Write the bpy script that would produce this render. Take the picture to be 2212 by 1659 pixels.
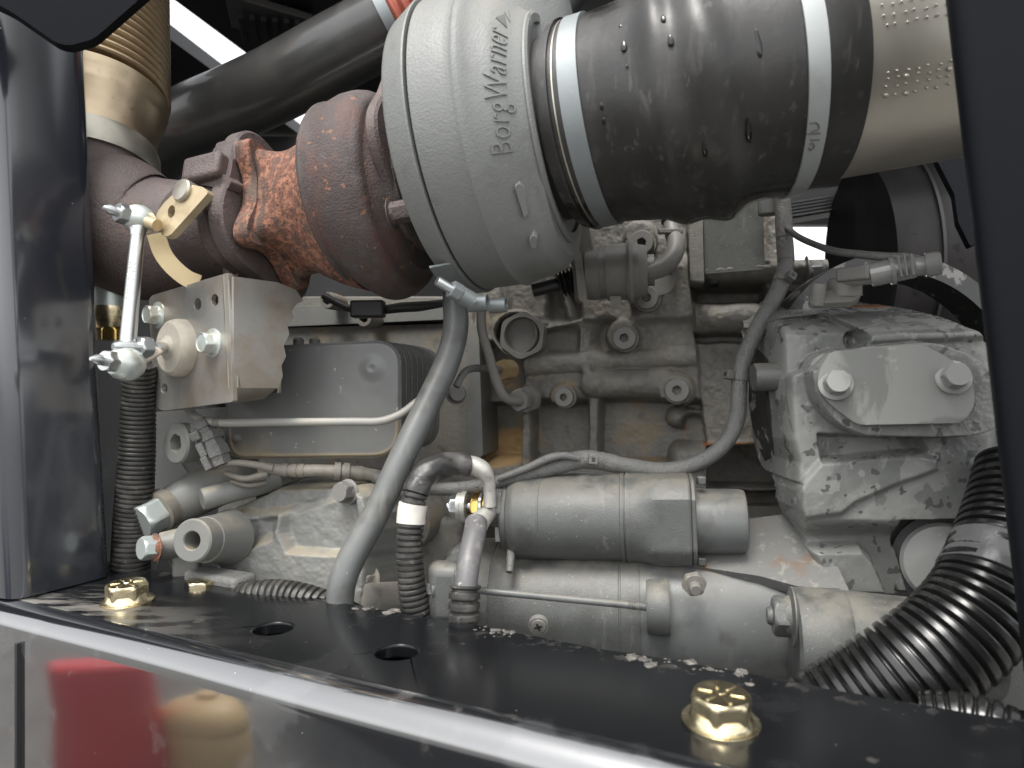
import bpy, bmesh, math, random
import numpy as np
from mathutils import Vector, Matrix, noise as mnoise

random.seed(7)
rng = np.random.default_rng(7)
S = bpy.context.scene
for o in list(bpy.data.objects):
    bpy.data.objects.remove(o)

# ------------------------------------------------------------------ camera, sky, sun, exposure
H = 1.5                      # eye height above the yard
CU, CV, F = 1106.0, 829.5, 1522.0
cd = bpy.data.cameras.new("camera"); cam = bpy.data.objects.new("camera", cd)
S.collection.objects.link(cam)
cam.location = (0, 0, H); cam.rotation_euler = (math.radians(90), 0, 0)
cd.sensor_width = 36; cd.angle = 2 * math.atan(CU / F)
cd.clip_start = 0.01; cd.clip_end = 500
cd.dof.use_dof = True; cd.dof.focus_distance = .60; cd.dof.aperture_fstop = 9.0
S.camera = cam

SUN_EL, SUN_AZ = math.radians(64), math.radians(205)
w = bpy.data.worlds.new("World"); S.world = w; w.use_nodes = True
nt = w.node_tree; nt.nodes.clear()
sky = nt.nodes.new("ShaderNodeTexSky"); sky.sky_type = 'NISHITA'; sky.sun_disc = False
sky.sun_elevation = SUN_EL; sky.sun_rotation = SUN_AZ
sky.air_density = 1.0; sky.dust_density = 2.5; sky.ozone_density = 1.0
hs = nt.nodes.new("ShaderNodeHueSaturation"); hs.inputs['Saturation'].default_value = 0.07
bg = nt.nodes.new("ShaderNodeBackground"); bg.inputs['Strength'].default_value = 0.15
wo = nt.nodes.new("ShaderNodeOutputWorld")
nt.links.new(sky.outputs[0], hs.inputs['Color']); nt.links.new(hs.outputs[0], bg.inputs['Color'])
nt.links.new(bg.outputs[0], wo.inputs['Surface'])
sl = bpy.data.lights.new("sun", 'SUN'); sl.energy = 1.3; sl.angle = math.radians(24); sl.color = (1.0, 0.96, 0.90)
so = bpy.data.objects.new("sun", sl); S.collection.objects.link(so)
sd = Vector((math.sin(SUN_AZ) * math.cos(SUN_EL), math.cos(SUN_AZ) * math.cos(SUN_EL), math.sin(SUN_EL)))
so.rotation_euler = (-sd).to_track_quat('-Z', 'Y').to_euler(); so.location = sd * 20
S.view_settings.view_transform = 'Standard'; S.view_settings.look = 'None'
S.view_settings.exposure = 1.5; S.view_settings.gamma = 1.0

# ------------------------------------------------------------------ geometry helpers
def V(*a): return np.array(a, float)
def unit(a): a = np.asarray(a, float); return a / np.linalg.norm(a)
def P(u, v, y): return V((u - CU) / F * y, y, H - (v - CV) / F * y)
def proj(p):
    p = np.asarray(p, float); return CU + F * p[..., 0] / p[..., 1], CV - F * (p[..., 2] - H) / p[..., 1]

class Plane:
    """a real plane of the machine: through the point seen at (u,v) at distance y, with normal n (towards the viewer)"""
    def __init__(s, u, v, y, n):
        s.n = unit(n); s.p = P(u, v, y)
        s.ex = unit(np.cross([0, 0, 1.0], s.n)); s.ey = np.cross(s.n, s.ex)
    def at(s, u, v, off=0.0):
        d = V((u - CU) / F, 1, -(v - CV) / F); c = V(0, 0, H)
        t = np.dot(s.p + s.n * off - c, s.n) / np.dot(d, s.n)
        return c + d * t

def tri_mesh(name, verts, faces, smooth=True, angle=35):
    me = bpy.data.meshes.new(name)
    me.from_pydata([tuple(map(float, x)) for x in verts], [], [tuple(map(int, f)) for f in faces])
    me.validate(); me.update()
    if smooth:
        me.polygons.foreach_set("use_smooth", [True] * len(me.polygons))
        me.set_sharp_from_angle(angle=math.radians(angle))
    return me

def thing(name, label, cat, at, group=None):
    o = bpy.data.objects.new(name, None); S.collection.objects.link(o)
    o.location = tuple(at); o.empty_display_size = 0.02
    o['label'] = label; o['category'] = cat
    if group: o['group'] = group
    return o

def root_of(o):
    while o.parent: o = o.parent
    return o

def link(name, me, m, parent=None, label=None):
    """mesh in world coordinates -> object under its thing"""
    o = bpy.data.objects.new(name, me); S.collection.objects.link(o)
    if parent is not None:
        base = Vector(root_of(parent).location)
        me.transform(Matrix.Translation(-base)); o.parent = parent
    if m is not None and not me.materials: me.materials.append(m)
    if label: o['label'] = label
    return o

def recalc(me):
    bm = bmesh.new(); bm.from_mesh(me); bmesh.ops.recalc_face_normals(bm, faces=bm.faces[:]); bm.to_mesh(me); bm.free()

def bevel(o, wd, seg=3, ang=40):
    b = o.modifiers.new("bevel", 'BEVEL'); b.width = wd; b.segments = seg; b.limit_method = 'ANGLE'
    b.angle_limit = math.radians(ang); b.harden_normals = False
    o.data.polygons.foreach_set("use_smooth", [True] * len(o.data.polygons))
    o.data.set_sharp_from_angle(angle=math.radians(50))
    return o

class Path:
    def __init__(s, pts, n=240):
        pts = np.array(pts, float)
        if len(pts) == 2: c = pts[0] + np.linspace(0, 1, 8)[:, None] * (pts[1] - pts[0])
        else:
            q = np.vstack([2 * pts[0] - pts[1], pts, 2 * pts[-1] - pts[-2]])
            out = []
            m = max(6, n // (len(pts) - 1))
            for i in range(1, len(q) - 2):
                p0, p1, p2, p3 = q[i - 1], q[i], q[i + 1], q[i + 2]
                k = np.linalg.norm
                t0 = 0; t1 = k(p1 - p0) ** .5 + 1e-9; t2 = t1 + k(p2 - p1) ** .5 + 1e-9; t3 = t2 + k(p3 - p2) ** .5 + 1e-9
                t = np.linspace(t1, t2, m, endpoint=False)[:, None]
                A1 = (t1 - t) / (t1 - t0) * p0 + (t - t0) / (t1 - t0) * p1
                A2 = (t2 - t) / (t2 - t1) * p1 + (t - t1) / (t2 - t1) * p2
                A3 = (t3 - t) / (t3 - t2) * p2 + (t - t2) / (t3 - t2) * p3
                B1 = (t2 - t) / (t2 - t0) * A1 + (t - t0) / (t2 - t0) * A2
                B2 = (t3 - t) / (t3 - t1) * A2 + (t - t1) / (t3 - t1) * A3
                out.append((t2 - t) / (t2 - t1) * B1 + (t - t1) / (t2 - t1) * B2)
            c = np.vstack(out + [pts[-1:]])
        s.c = c
        d = np.linalg.norm(np.diff(c, axis=0), axis=1); s.s = np.concatenate([[0], np.cumsum(d)]); s.L = s.s[-1]
        T = np.gradient(c, s.s, axis=0); T /= np.linalg.norm(T, axis=1)[:, None]
        s.T = T
        ref = V(0, -1, 0)
        if abs(T[0] @ ref) > .9: ref = V(0, 0, 1)
        N = [unit(ref - T[0] * (ref @ T[0]))]
        for i in range(1, len(c)):
            nn = N[-1] - T[i] * (N[-1] @ T[i]); N.append(unit(nn))
        s.N = np.array(N)
    def ev(s, q):
        f = lambda a: np.stack([np.interp(q, s.s, a[:, k]) for k in range(3)], -1)
        c = f(s.c); T = f(s.T); T /= np.linalg.norm(T, axis=-1, keepdims=True)
        N = f(s.N); N -= T * (N * T).sum(-1, keepdims=True); N /= np.linalg.norm(N, axis=-1, keepdims=True)
        lo = np.minimum(q, 0); hi = np.maximum(q - s.L, 0)
        c = c + T * (lo + hi)[..., None]
        return c, T, N

def sweep(name, path, prof, m, parent=None, seg=32, rfun=None, caps=True, angle=35, label=None, closed=False):
    """sweep a profile of (s, r) along a path; closed = ring-shaped solid"""
    prof = np.array(prof, float); q, r = prof[:, 0], prof[:, 1]
    c, T, N = path.ev(q); B = np.cross(T, N)
    th = np.linspace(0, 2 * np.pi, seg, endpoint=False)
    rr = np.repeat(r[:, None], seg, 1)
    if rfun is not None: rr = rfun(q[:, None], th[None, :], rr)
    vs = c[:, None, :] + rr[..., None] * (np.cos(th)[None, :, None] * N[:, None, :] + np.sin(th)[None, :, None] * B[:, None, :])
    n = len(prof); verts = vs.reshape(-1, 3); faces = []
    idx = np.arange(n * seg).reshape(n, seg)
    a = idx[:-1, :]; b = np.roll(idx, -1, 1)[:-1, :]; cc = np.roll(idx, -1, 1)[1:, :]; d = idx[1:, :]
    faces = np.stack([a, b, cc, d], -1).reshape(-1, 4).tolist()
    if closed:
        a, b = idx[-1], np.roll(idx[-1], -1); cc, d = np.roll(idx[0], -1), idx[0]
        faces += np.stack([a, b, cc, d], -1).tolist()
    elif caps:
        faces.append(list(idx[0][::-1])); faces.append(list(idx[-1]))
    me = tri_mesh(name, verts, faces, True, angle); recalc(me)
    return link(name, me, m, parent, label)

def pxpath(pts, n=240): return Path([P(*p[:3]) for p in pts], n)

def tube(name, pts, m, parent=None, seg=20, n=80, label=None, corr=None, ends=True):
    """pts: (u, v, y, radius in pixels of the photo at that distance)"""
    path = pxpath(pts)
    kn = [0.0]; cpt = [P(*p[:3]) for p in pts]
    # arc length at each control point
    for p in cpt[1:]:
        kn.append(path.s[np.argmin(np.linalg.norm(path.c - p, axis=1))])
    rad = [p[3] * p[2] / F for p in pts]
    if corr:
        pitch, amp = corr; k = int(path.L / pitch * 12)
        s = np.linspace(0, path.L, k); r = np.interp(s, kn, rad)
        ph = (s / pitch) % 1.0
        wv = 1 - 2 * np.exp(-((ph - .5) / .17) ** 4)
        r = r + amp * wv
    else:
        s = np.linspace(0, path.L, n); r = np.interp(s, kn, rad)
    prof = list(zip(s, r))
    if ends: prof = [(s[0] , r[0] * .01)] + prof + [(s[-1], r[-1] * .01)]
    o = sweep(name, path, prof, m, parent, seg=seg, label=label)
    return o, path, (lambda q: np.interp(q, kn, rad))

def ring(name, path, s0, s1, r, m, parent, t=0.0015, seg=48, label=None, bead=0.0):
    r_ = r if callable(r) else (lambda q: r)
    a = []
    for q in np.linspace(s0, s1, 7):
        e = bead if q in (s0, s1) else 0
        a.append((q, r_(q) + t))
    b = [(q, r_(q) - .0005) for q in np.linspace(s1, s0, 7)]
    return sweep(name, path, a + b, m, parent, seg=seg, closed=True, label=label)

def lathe(name, prof, O, A, m, parent=None, seg=64, rfun=None, angle=35, label=None, closed=False):
    A = unit(A); O = np.asarray(O, float)
    p = Path([O, O + A * 0.1]); return sweep(name, p, prof, m, parent, seg, rfun, True, angle, label, closed)

def prism(name, outline, pl, off, thick, m, parent=None, bev=0.002, holes=(), label=None, seg=3, back=0.0):
    """outline in photo pixels on plane pl (front face at off towards the viewer), extruded back by thick"""
    bm = bmesh.new()
    def loop(pts):
        vs = [bm.verts.new(pl.at(u, v, off) - pl.n * back) for u, v in pts]
        return [bm.edges.new((vs[i], vs[(i + 1) % len(vs)])) for i in range(len(vs))]
    ed = loop(outline)
    for h in holes: ed += loop(h)
    bmesh.ops.triangle_fill(bm, use_beauty=True, edges=ed)
    for f in bm.faces:
        f.normal_update()
        if f.normal.dot(Vector(pl.n)) < 0: f.normal_flip()
    r = bmesh.ops.extrude_face_region(bm, geom=bm.faces[:])
    vs = [g for g in r['geom'] if isinstance(g, bmesh.types.BMVert)]
    bmesh.ops.translate(bm, verts=vs, vec=Vector(-pl.n * thick))
    bmesh.ops.recalc_face_normals(bm, faces=bm.faces[:])
    me = bpy.data.meshes.new(name); bm.to_mesh(me); bm.free()
    o = link(name, me, m, parent, label)
    if bev: bevel(o, bev, seg)
    return o

def rpoly(pts, r, k=6):
    """round the corners of a pixel outline"""
    out = []; n = len(pts); pts = [np.array(p, float) for p in pts]
    rs = r if hasattr(r, '__len__') else [r] * n
    for i in range(n):
        a, b, c = pts[i - 1], pts[i], pts[(i + 1) % n]; rr = rs[i]
        if rr <= 0: out.append(tuple(b)); continue
        d1, d2 = a - b, c - b; l1, l2 = np.linalg.norm(d1), np.linalg.norm(d2)
        e = min(rr, l1 * .49, l2 * .49)
        p1, p2 = b + d1 / l1 * e, b + d2 / l2 * e
        for t in np.linspace(0, 1, k): out.append(tuple((1 - t) ** 2 * p1 + 2 * t * (1 - t) * b + t * t * p2))
    return out

def ell(u, v, a, b=None, n=20, rot=0):
    b = a if b is None else b
    return [(u + a * math.cos(t) * math.cos(rot) - b * math.sin(t) * math.sin(rot), v + a * math.cos(t) * math.sin(rot) + b * math.sin(t) * math.cos(rot)) for t in np.linspace(0, 2 * np.pi, n, endpoint=False)]

def box(name, O, ex, ey, ez, m, parent=None, bev=0.002, label=None, taper=1.0):
    """box centred on O with half-extent vectors"""
    O, ex, ey, ez = map(lambda a: np.asarray(a, float), (O, ex, ey, ez))
    vs = []
    for k in (-1, 1):
        tp = taper if k > 0 else 1
        for i, j in ((-1, -1), (1, -1), (1, 1), (-1, 1)): vs.append(O + ex * i * tp + ey * j * tp + ez * k)
    fs = [(3, 2, 1, 0), (4, 5, 6, 7), (0, 1, 5, 4), (1, 2, 6, 5), (2, 3, 7, 6), (3, 0, 4, 7)]
    me = tri_mesh(name, vs, fs, False); recalc(me)
    o = link(name, me, m, parent, label)
    if bev: bevel(o, bev)
    return o

def hexhead(name, O, A, R, h, m, parent, label=None, rot=0.3, cham=True, dish=0.0):
    """hexagon head with a turned chamfer; R = corner radius"""
    seg = 48; ap = R * math.cos(math.pi / 6)
    def hr(th): 
        t = (th + rot) % (math.pi / 3) - math.pi / 6
        return ap / np.cos(t)
    def rf(q, th, r):
        hx = hr(th) * np.ones_like(q)
        return np.minimum(r, hx)
    lim = [(0, R * .02), (0, R * 1.01), (h * .72, R * 1.01), (h * .80, R * .975), (h * .9, R * .93), (h, ap * .98)]
    lim += [(h - dish, ap * .86), (h - dish, .0002)] if dish else [(h, .0002)]
    return lathe(name, lim, O, A, m, parent, seg, rf, 28, label)

def bolt(O, A, R, h, m, parent, name="bolt", label=None, flange=1.45, fm=None, rot=0.3, dish=0.0):
    A = unit(A); O = np.asarray(O, float)
    hd = hexhead(name, O + A * R * .18, A, R, h, m, parent, label, rot, dish=dish)
    if flange:
        lathe("flange", [(0, .0003), (0, R * flange), (R * .07, R * flange), (R * .12, R * (1 + (flange - 1) * .4)), (R * .17, R * 1.0), (R * .42, R * .9), (R * .42, .0003)], O, A, fm or m, hd, 40)
    return hd

def plug(O, A, R, h, m, md, parent, name="socket_plug", sock=.42, label=None):
    """round plug with a hexagon socket"""
    def rf(q, th, r):
        t = (th + .2) % (math.pi / 3) - math.pi / 6
        hx = R * sock * math.cos(math.pi / 6) / np.cos(t) * np.ones_like(q)
        return np.where(r < R * .7, np.minimum(r, hx), r)
    return lathe(name, [(-h, R * .9), (0, R), (h * .82, R), (h, R * .93), (h, R * .72), (h, R * .6), (h * .97, R * .58), (-h * .98, R * .54), (-h * .98, .0003)], O, A, m, parent, 48, rf, 30, label)

# ------------------------------------------------------------------ height-field castings
def sm(x): x = np.clip(x, 0, 1); return x * x * (3 - 2 * x)
def d_box(U, V_, x0, x1, y0, y1, r=0):
    cx, cy = (x0 + x1) / 2, (y0 + y1) / 2
    qx = np.abs(U - cx) - (x1 - x0) / 2 + r; qy = np.abs(V_ - cy) - (y1 - y0) / 2 + r
    return np.hypot(np.maximum(qx, 0), np.maximum(qy, 0)) + np.minimum(np.maximum(qx, qy), 0) - r
def d_disc(U, V_, x, y, r, e=1.0): return np.hypot(U - x, (V_ - y) / e) - r
def d_cap(U, V_, x0, y0, x1, y1, r):
    bx, by = x1 - x0, y1 - y0; t = np.clip(((U - x0) * bx + (V_ - y0) * by) / (bx * bx + by * by), 0, 1)
    return np.hypot(U - x0 - t * bx, V_ - y0 - t * by) - r
def d_poly(U, V_, pts):
    d = np.full(U.shape, 1e9); s = np.ones(U.shape)
    n = len(pts)
    for i in range(n):
        ax, ay = pts[i]; bx, by = pts[i - 1]
        ex, ey = bx - ax, by - ay; wx, wy = U - ax, V_ - ay
        t = np.clip((wx * ex + wy * ey) / (ex * ex + ey * ey), 0, 1)
        d = np.minimum(d, np.hypot(wx - ex * t, wy - ey * t))
        c1 = V_ >= ay; c2 = V_ < by; c3 = ex * wy > ey * wx
        flip = (c1 & c2 & c3) | (~c1 & ~c2 & ~c3)
        s = np.where(flip, -s, s)
    return d * s
def put(h, sd, val, soft):
    """blend the surface to val inside the shape"""
    k = sm(.5 - sd / soft); return h * (1 - k) + val * k
def up(h, sd, val, soft): 
    k = sm(.5 - sd / soft); return np.maximum(h, h * (1 - k) + val * k)
def dome(h, sd, r, val):
    """rounded swelling of half width r"""
    k = np.sqrt(np.clip(1 - np.clip((sd + r) / r, 0, 1) ** 2, 0, 1)); return np.maximum(h, val * k + h * (1 - k))

def nz(U, V_, sc, seed=0, oct=3):
    """cheap smooth value noise"""
    out = np.zeros(U.shape); amp = 1; tot = 0
    for o in range(oct):
        g = np.random.default_rng(seed + o * 17).random((64, 64)) * 2 - 1
        x = U / sc * (2 ** o); y = V_ / sc * (2 ** o)
        xi = np.floor(x).astype(int); yi = np.floor(y).astype(int); fx = sm(x - xi); fy = sm(y - yi)
        G = lambda a, b: g[a % 64, b % 64]
        out += amp * ((G(xi, yi) * (1 - fx) + G(xi + 1, yi) * fx) * (1 - fy) + (G(xi, yi + 1) * (1 - fx) + G(xi + 1, yi + 1) * fx) * fy)
        tot += amp; amp *= .5
    return out / tot

def casting(name, pl, off, u0, u1, v0, v1, step, fun, m, parent, mask=None, label=None, attrs=()):
    nu = int((u1 - u0) / step) + 1; nv = int((v1 - v0) / step) + 1
    U, V_ = np.meshgrid(np.linspace(u0, u1, nu), np.linspace(v0, v1, nv))
    res = fun(U, V_)
    h = res[0]; at = res[1:]
    d = np.stack([(U - CU) / F, np.ones_like(U), -(V_ - CV) / F], -1); c = V(0, 0, H)
    t = np.dot(pl.p + pl.n * off - c, pl.n) / (d @ pl.n)
    X = c + d * t[..., None] + pl.n * h[..., None]
    idx = np.arange(nu * nv).reshape(nv, nu)
    a, b, cc, dd = idx[:-1, :-1], idx[:-1, 1:], idx[1:, 1:], idx[1:, :-1]
    fs = np.stack([a, dd, cc, b], -1).reshape(-1, 4)
    if mask is not None:
        mk = mask(U, V_); keep = (mk[:-1, :-1] & mk[1:, 1:] & mk[:-1, 1:] & mk[1:, :-1]).ravel(); fs = fs[keep]
    me = bpy.data.meshes.new(name)
    used = np.unique(fs); remap = -np.ones(nu * nv, int); remap[used] = np.arange(len(used))
    vv = X.reshape(-1, 3)[used]; fs = remap[fs]
    me.vertices.add(len(vv)); me.vertices.foreach_set("co", vv.ravel())
    me.loops.add(fs.size); me.loops.foreach_set("vertex_index", fs.ravel().astype(np.int32))
    me.polygons.add(len(fs)); me.polygons.foreach_set("loop_start", np.arange(0, fs.size, 4, dtype=np.int32))
    me.update(); me.validate()
    me.polygons.foreach_set("use_smooth", [True] * len(me.polygons))
    for nm, arr in zip(attrs, at):
        A = me.attributes.new(nm, 'FLOAT', 'POINT'); A.data.foreach_set("value", np.clip(arr, 0, 1).ravel()[used].astype(np.float32))
    return link(name, me, m, parent, label)

# ------------------------------------------------------------------ materials
def mat(name, base, rough=.5, metal=0.0, layers=(), bump=(), coat=0.0, spec=.5, ior=1.5, trans=0.0, rvar=0.0, coatr=.05, coatior=1.5):
    """layers: dict(kind, scale, lo, hi, col, rough, amt, stretch, detail); bump: (scale, strength, detail)"""
    m = bpy.data.materials.new(name); m.use_nodes = True; t = m.node_tree; N = t.nodes; L = t.links
    b = N['Principled BSDF']; tc = N.new('ShaderNodeTexCoord')
    b.inputs['Metallic'].default_value = metal; b.inputs['IOR'].default_value = ior
    b.inputs['Specular IOR Level'].default_value = spec
    b.inputs['Coat Weight'].default_value = coat; b.inputs['Coat Roughness'].default_value = coatr
    b.inputs['Transmission Weight'].default_value = trans; b.inputs['Coat IOR'].default_value = coatior
    col = N.new('ShaderNodeRGB'); col.outputs[0].default_value = (*base, 1); cs = col.outputs[0]
    rv = N.new('ShaderNodeValue'); rv.outputs[0].default_value = rough; rs = rv.outputs[0]
    def coord(stretch, off):
        mp = N.new('ShaderNodeMapping'); mp.inputs['Scale'].default_value = stretch; mp.inputs['Location'].default_value = (off, off * 1.7, off * .6)
        L.new(tc.outputs['Object'], mp.inputs[0]); return mp.outputs[0]
    def noise(sc, det, stretch=(1, 1, 1), off=0, rgh=.55, dist=0):
        n = N.new('ShaderNodeTexNoise'); n.inputs['Scale'].default_value = sc; n.inputs['Detail'].default_value = det
        n.inputs['Roughness'].default_value = rgh; n.inputs['Distortion'].default_value = dist
        L.new(coord(stretch, off), n.inputs['Vector']); return n.outputs['Fac']
    def rangef(x, lo, hi):
        r = N.new('ShaderNodeMapRange'); r.interpolation_type = 'SMOOTHSTEP'
        r.inputs['From Min'].default_value = lo; r.inputs['From Max'].default_value = hi; L.new(x, r.inputs['Value']); return r.outputs[0]
    def mul(a, k):
        q = N.new('ShaderNodeMath'); q.operation = 'MULTIPLY'; L.new(a, q.inputs[0])
        if isinstance(k, (int, float)): q.inputs[1].default_value = k
        else: L.new(k, q.inputs[1])
        return q.outputs[0]
    for i, l in enumerate(layers):
        k = l.get('kind', 'noise'); lo, hi = l.get('lo', .5), l.get('hi', .6)
        if k == 'noise': f = rangef(noise(l['scale'], l.get('detail', 5), l.get('stretch', (1, 1, 1)), i * 3.1 + l.get('off', 0), l.get('rgh', .55), l.get('dist', 0)), lo, hi)
        elif k == 'speck':
            vn = N.new('ShaderNodeTexVoronoi'); vn.inputs['Scale'].default_value = l['scale']; L.new(coord((1, 1, 1), i * 2.3), vn.inputs['Vector'])
            f = rangef(vn.outputs['Distance'], hi, lo)
            nn = rangef(noise(l['scale'] * .22, 2, off=i), .5, .62); f = mul(f, nn)
        elif k == 'attr':
            a = N.new('ShaderNodeAttribute'); a.attribute_name = l['attr']; f = a.outputs['Fac']
            if 'scale' in l:
                nn = N.new('ShaderNodeMath'); nn.operation = 'MULTIPLY_ADD'; L.new(noise(l['scale'], 6), nn.inputs[0]); nn.inputs[1].default_value = l.get('nz', .8); nn.inputs[2].default_value = -.5 * l.get('nz', .8)
                ad = N.new('ShaderNodeMath'); ad.operation = 'ADD'; L.new(f, ad.inputs[0]); L.new(nn.outputs[0], ad.inputs[1]); f = rangef(ad.outputs[0], lo, hi)
        elif k == 'lin':
            f = rangef(noise(l['scale'], 8, l.get('stretch', (1, 1, 1)), i), l['lo'], l['hi'])
            for vec, a0, a1 in l['lins']:
                dt_ = N.new('ShaderNodeVectorMath'); dt_.operation = 'DOT_PRODUCT'; L.new(tc.outputs['Object'], dt_.inputs[0]); dt_.inputs[1].default_value = vec
                f = mul(f, rangef(dt_.outputs['Value'], a0, a1))
        elif k == 'up':
            g = N.new('ShaderNodeNewGeometry'); sx = N.new('ShaderNodeSeparateXYZ'); L.new(g.outputs['Normal'], sx.inputs[0])
            f = rangef(sx.outputs[2], lo, hi)
            if 'scale' in l: f = mul(f, rangef(noise(l['scale'], 6, off=i), .35, .6))
        f = mul(f, l.get('amt', 1.0))
        if 'col' in l:
            mx = N.new('ShaderNodeMix'); mx.data_type = 'RGBA'; L.new(f, mx.inputs['Factor']); L.new(cs, mx.inputs['A'])
            mx.inputs['B'].default_value = (*l['col'], 1); cs = mx.outputs['Result']
        if 'rough' in l:
            mx = N.new('ShaderNodeMix'); mx.data_type = 'FLOAT'; L.new(f, mx.inputs[0]); L.new(rs, mx.inputs[2]); mx.inputs[3].default_value = l['rough']; rs = mx.outputs[0]
    if rvar:
        q = N.new('ShaderNodeMath'); q.operation = 'MULTIPLY_ADD'; L.new(noise(35, 5, off=9), q.inputs[0]); q.inputs[1].default_value = rvar * 2; 
        q2 = N.new('ShaderNodeMath'); q2.operation = 'SUBTRACT'; L.new(rs, q2.inputs[0]); q2.inputs[1].default_value = rvar; L.new(q2.outputs[0], q.inputs[2]); rs = q.outputs[0]
    L.new(cs, b.inputs['Base Color']); L.new(rs, b.inputs['Roughness'])
    prev = None
    for sc, st, det in bump:
        bn = N.new('ShaderNodeBump'); bn.inputs['Strength'].default_value = st; bn.inputs['Distance'].default_value = .001
        L.new(noise(sc, det, off=4), bn.inputs['Height'])
        if prev: L.new(prev, bn.inputs['Normal'])
        prev = bn.outputs[0]
    if prev: L.new(prev, b.inputs['Normal'])
    return m

TAN = (.30, .21, .115)
DUSTC = (.36, .33, .28)
grime = dict(scale=38, lo=.48, hi=.70, col=(.048, .047, .043), amt=.6, detail=8)
drip = dict(scale=90, lo=.60, hi=.68, col=(.17, .16, .14), amt=.45, stretch=(1, 1, .12), detail=6)
topdust = dict(kind='up', lo=.2, hi=.95, scale=60, col=(.185, .17, .14), amt=.6, rough=.75)
chips = dict(kind='speck', scale=210, lo=.03, hi=.09, col=(.42, .41, .38), amt=.9)
M = {}
M['grey'] = mat('engine_grey_paint', (.080, .084, .080), .42, layers=[grime, drip, topdust, chips, dict(scale=120, lo=.55, hi=.8, col=(.18, .18, .17), amt=.35), dict(kind='speck', scale=260, lo=.03, hi=.12, col=(.62, .6, .55), amt=.7)], bump=[(800, .28, 4), (150, .16, 4)], rvar=.1)
M['greyclean'] = mat('turbo_grey_paint', (.160, .166, .161), .46, layers=[dict(scale=55, lo=.55, hi=.75, col=(.10, .10, .094), amt=.45, detail=8), dict(kind='speck', scale=330, lo=.02, hi=.09, col=(.09, .088, .08), amt=.6), topdust, dict(scale=18, lo=.45, hi=.8, col=(.15, .154, .147), amt=.5), dict(scale=240, lo=.62, hi=.75, col=(.26, .26, .25), amt=.25)], bump=[(620, .36, 3), (150, .22, 4)], rvar=.08)
M['greysmooth'] = mat('smooth_grey_paint', (.106, .112, .110), .38, layers=[grime, drip, chips, topdust, dict(scale=25, lo=.5, hi=.8, col=(.11, .115, .112), amt=.4), dict(scale=200, lo=.66, hi=.74, col=(.33, .32, .29), amt=.35)], bump=[(700, .08, 2)], rvar=.08)
M['wet'] = mat('wet_grey_paint', (.205, .208, .196), .42, layers=[dict(scale=11, lo=.44, hi=.50, col=(.155, .159, .151), rough=.12, detail=9, dist=.4), dict(scale=48, lo=.55, hi=.58, col=(.145, .150, .143), rough=.10, detail=8, dist=.8, stretch=(1, 1, .55)), dict(scale=60, lo=.62, hi=.63, col=(.20, .20, .188), rough=.4, detail=8), dict(scale=95, lo=.64, hi=.65, col=(.08, .083, .08), rough=.05, detail=2), dict(kind='attr', attr='rust', scale=90, lo=.35, hi=.8, col=(.20, .07, .02), rough=.7)], bump=[(520, .22, 4), (140, .10, 3)])
M['cover'] = mat('wet_cover_paint', (.225, .229, .218), .22, layers=[dict(scale=17, lo=.49, hi=.53, col=(.165, .170, .162), rough=.08, detail=8, dist=.8, stretch=(1, 1, .6)), dict(scale=90, lo=.64, hi=.66, col=(.25, .25, .235), rough=.3, detail=6, amt=.7)], bump=[(300, .05, 2)])
M['block'] = mat('dusty_block_casting', (.145, .140, .127), .62, layers=[dict(scale=26, lo=.42, hi=.68, col=(.17, .158, .132), amt=.8, detail=7), dict(scale=60, lo=.52, hi=.72, col=(.07, .067, .06), amt=.7, detail=7), dict(scale=150, lo=.5, hi=.72, col=(.22, .20, .165), amt=.4, detail=6), dict(scale=20, lo=.56, hi=.72, col=(.24, .17, .09), amt=.55, detail=7), dict(kind='attr', attr='dust', scale=70, lo=.3, hi=.9, nz=.8, col=(.34, .225, .105), rough=.85), dict(kind='attr', attr='rust', scale=120, lo=.4, hi=.85, col=(.22, .095, .035), rough=.85)], bump=[(800, .5, 5), (170, .4, 4)])
M['cool'] = mat('oil_cooler_paint', (.125, .129, .127), .40, layers=[dict(scale=14, lo=.4, hi=.75, col=(.16, .155, .142), amt=.6), drip, dict(kind='attr', attr='dust', scale=40, lo=.2, hi=.9, col=(.27, .225, .155)), dict(scale=150, lo=.68, hi=.72, col=(.45, .43, .38), amt=.6)], bump=[(500, .08, 2)], rvar=.08)
M['dustygrey'] = mat('dusty_grey_casting', (.150, .153, .145), .52, layers=[dict(scale=26, lo=.45, hi=.75, col=(.195, .185, .16), amt=.7), dict(kind='up', lo=.25, hi=.8, scale=30, col=(.29, .255, .19), amt=.75), dict(scale=60, lo=.6, hi=.8, col=(.15, .15, .145), amt=.5)], bump=[(420, .25, 4), (90, .15, 2)])
M['rust'] = mat('orange_rust', (.13, .058, .040), .85, layers=[dict(scale=190, lo=.44, hi=.58, col=(.29, .13, .08), detail=10, rgh=.7), dict(scale=70, lo=.50, hi=.60, col=(.075, .05, .04), detail=10, rgh=.7, amt=.9, stretch=(1.2, 1, .35)), dict(scale=30, lo=.54, hi=.64, col=(.12, .09, .07), detail=8, rgh=.65, amt=.8, stretch=(1.3, 1, .4)), dict(scale=320, lo=.58, hi=.64, col=(.04, .028, .024), detail=6, amt=.8)], bump=[(600, .9, 6), (140, .5, 4)])
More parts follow.
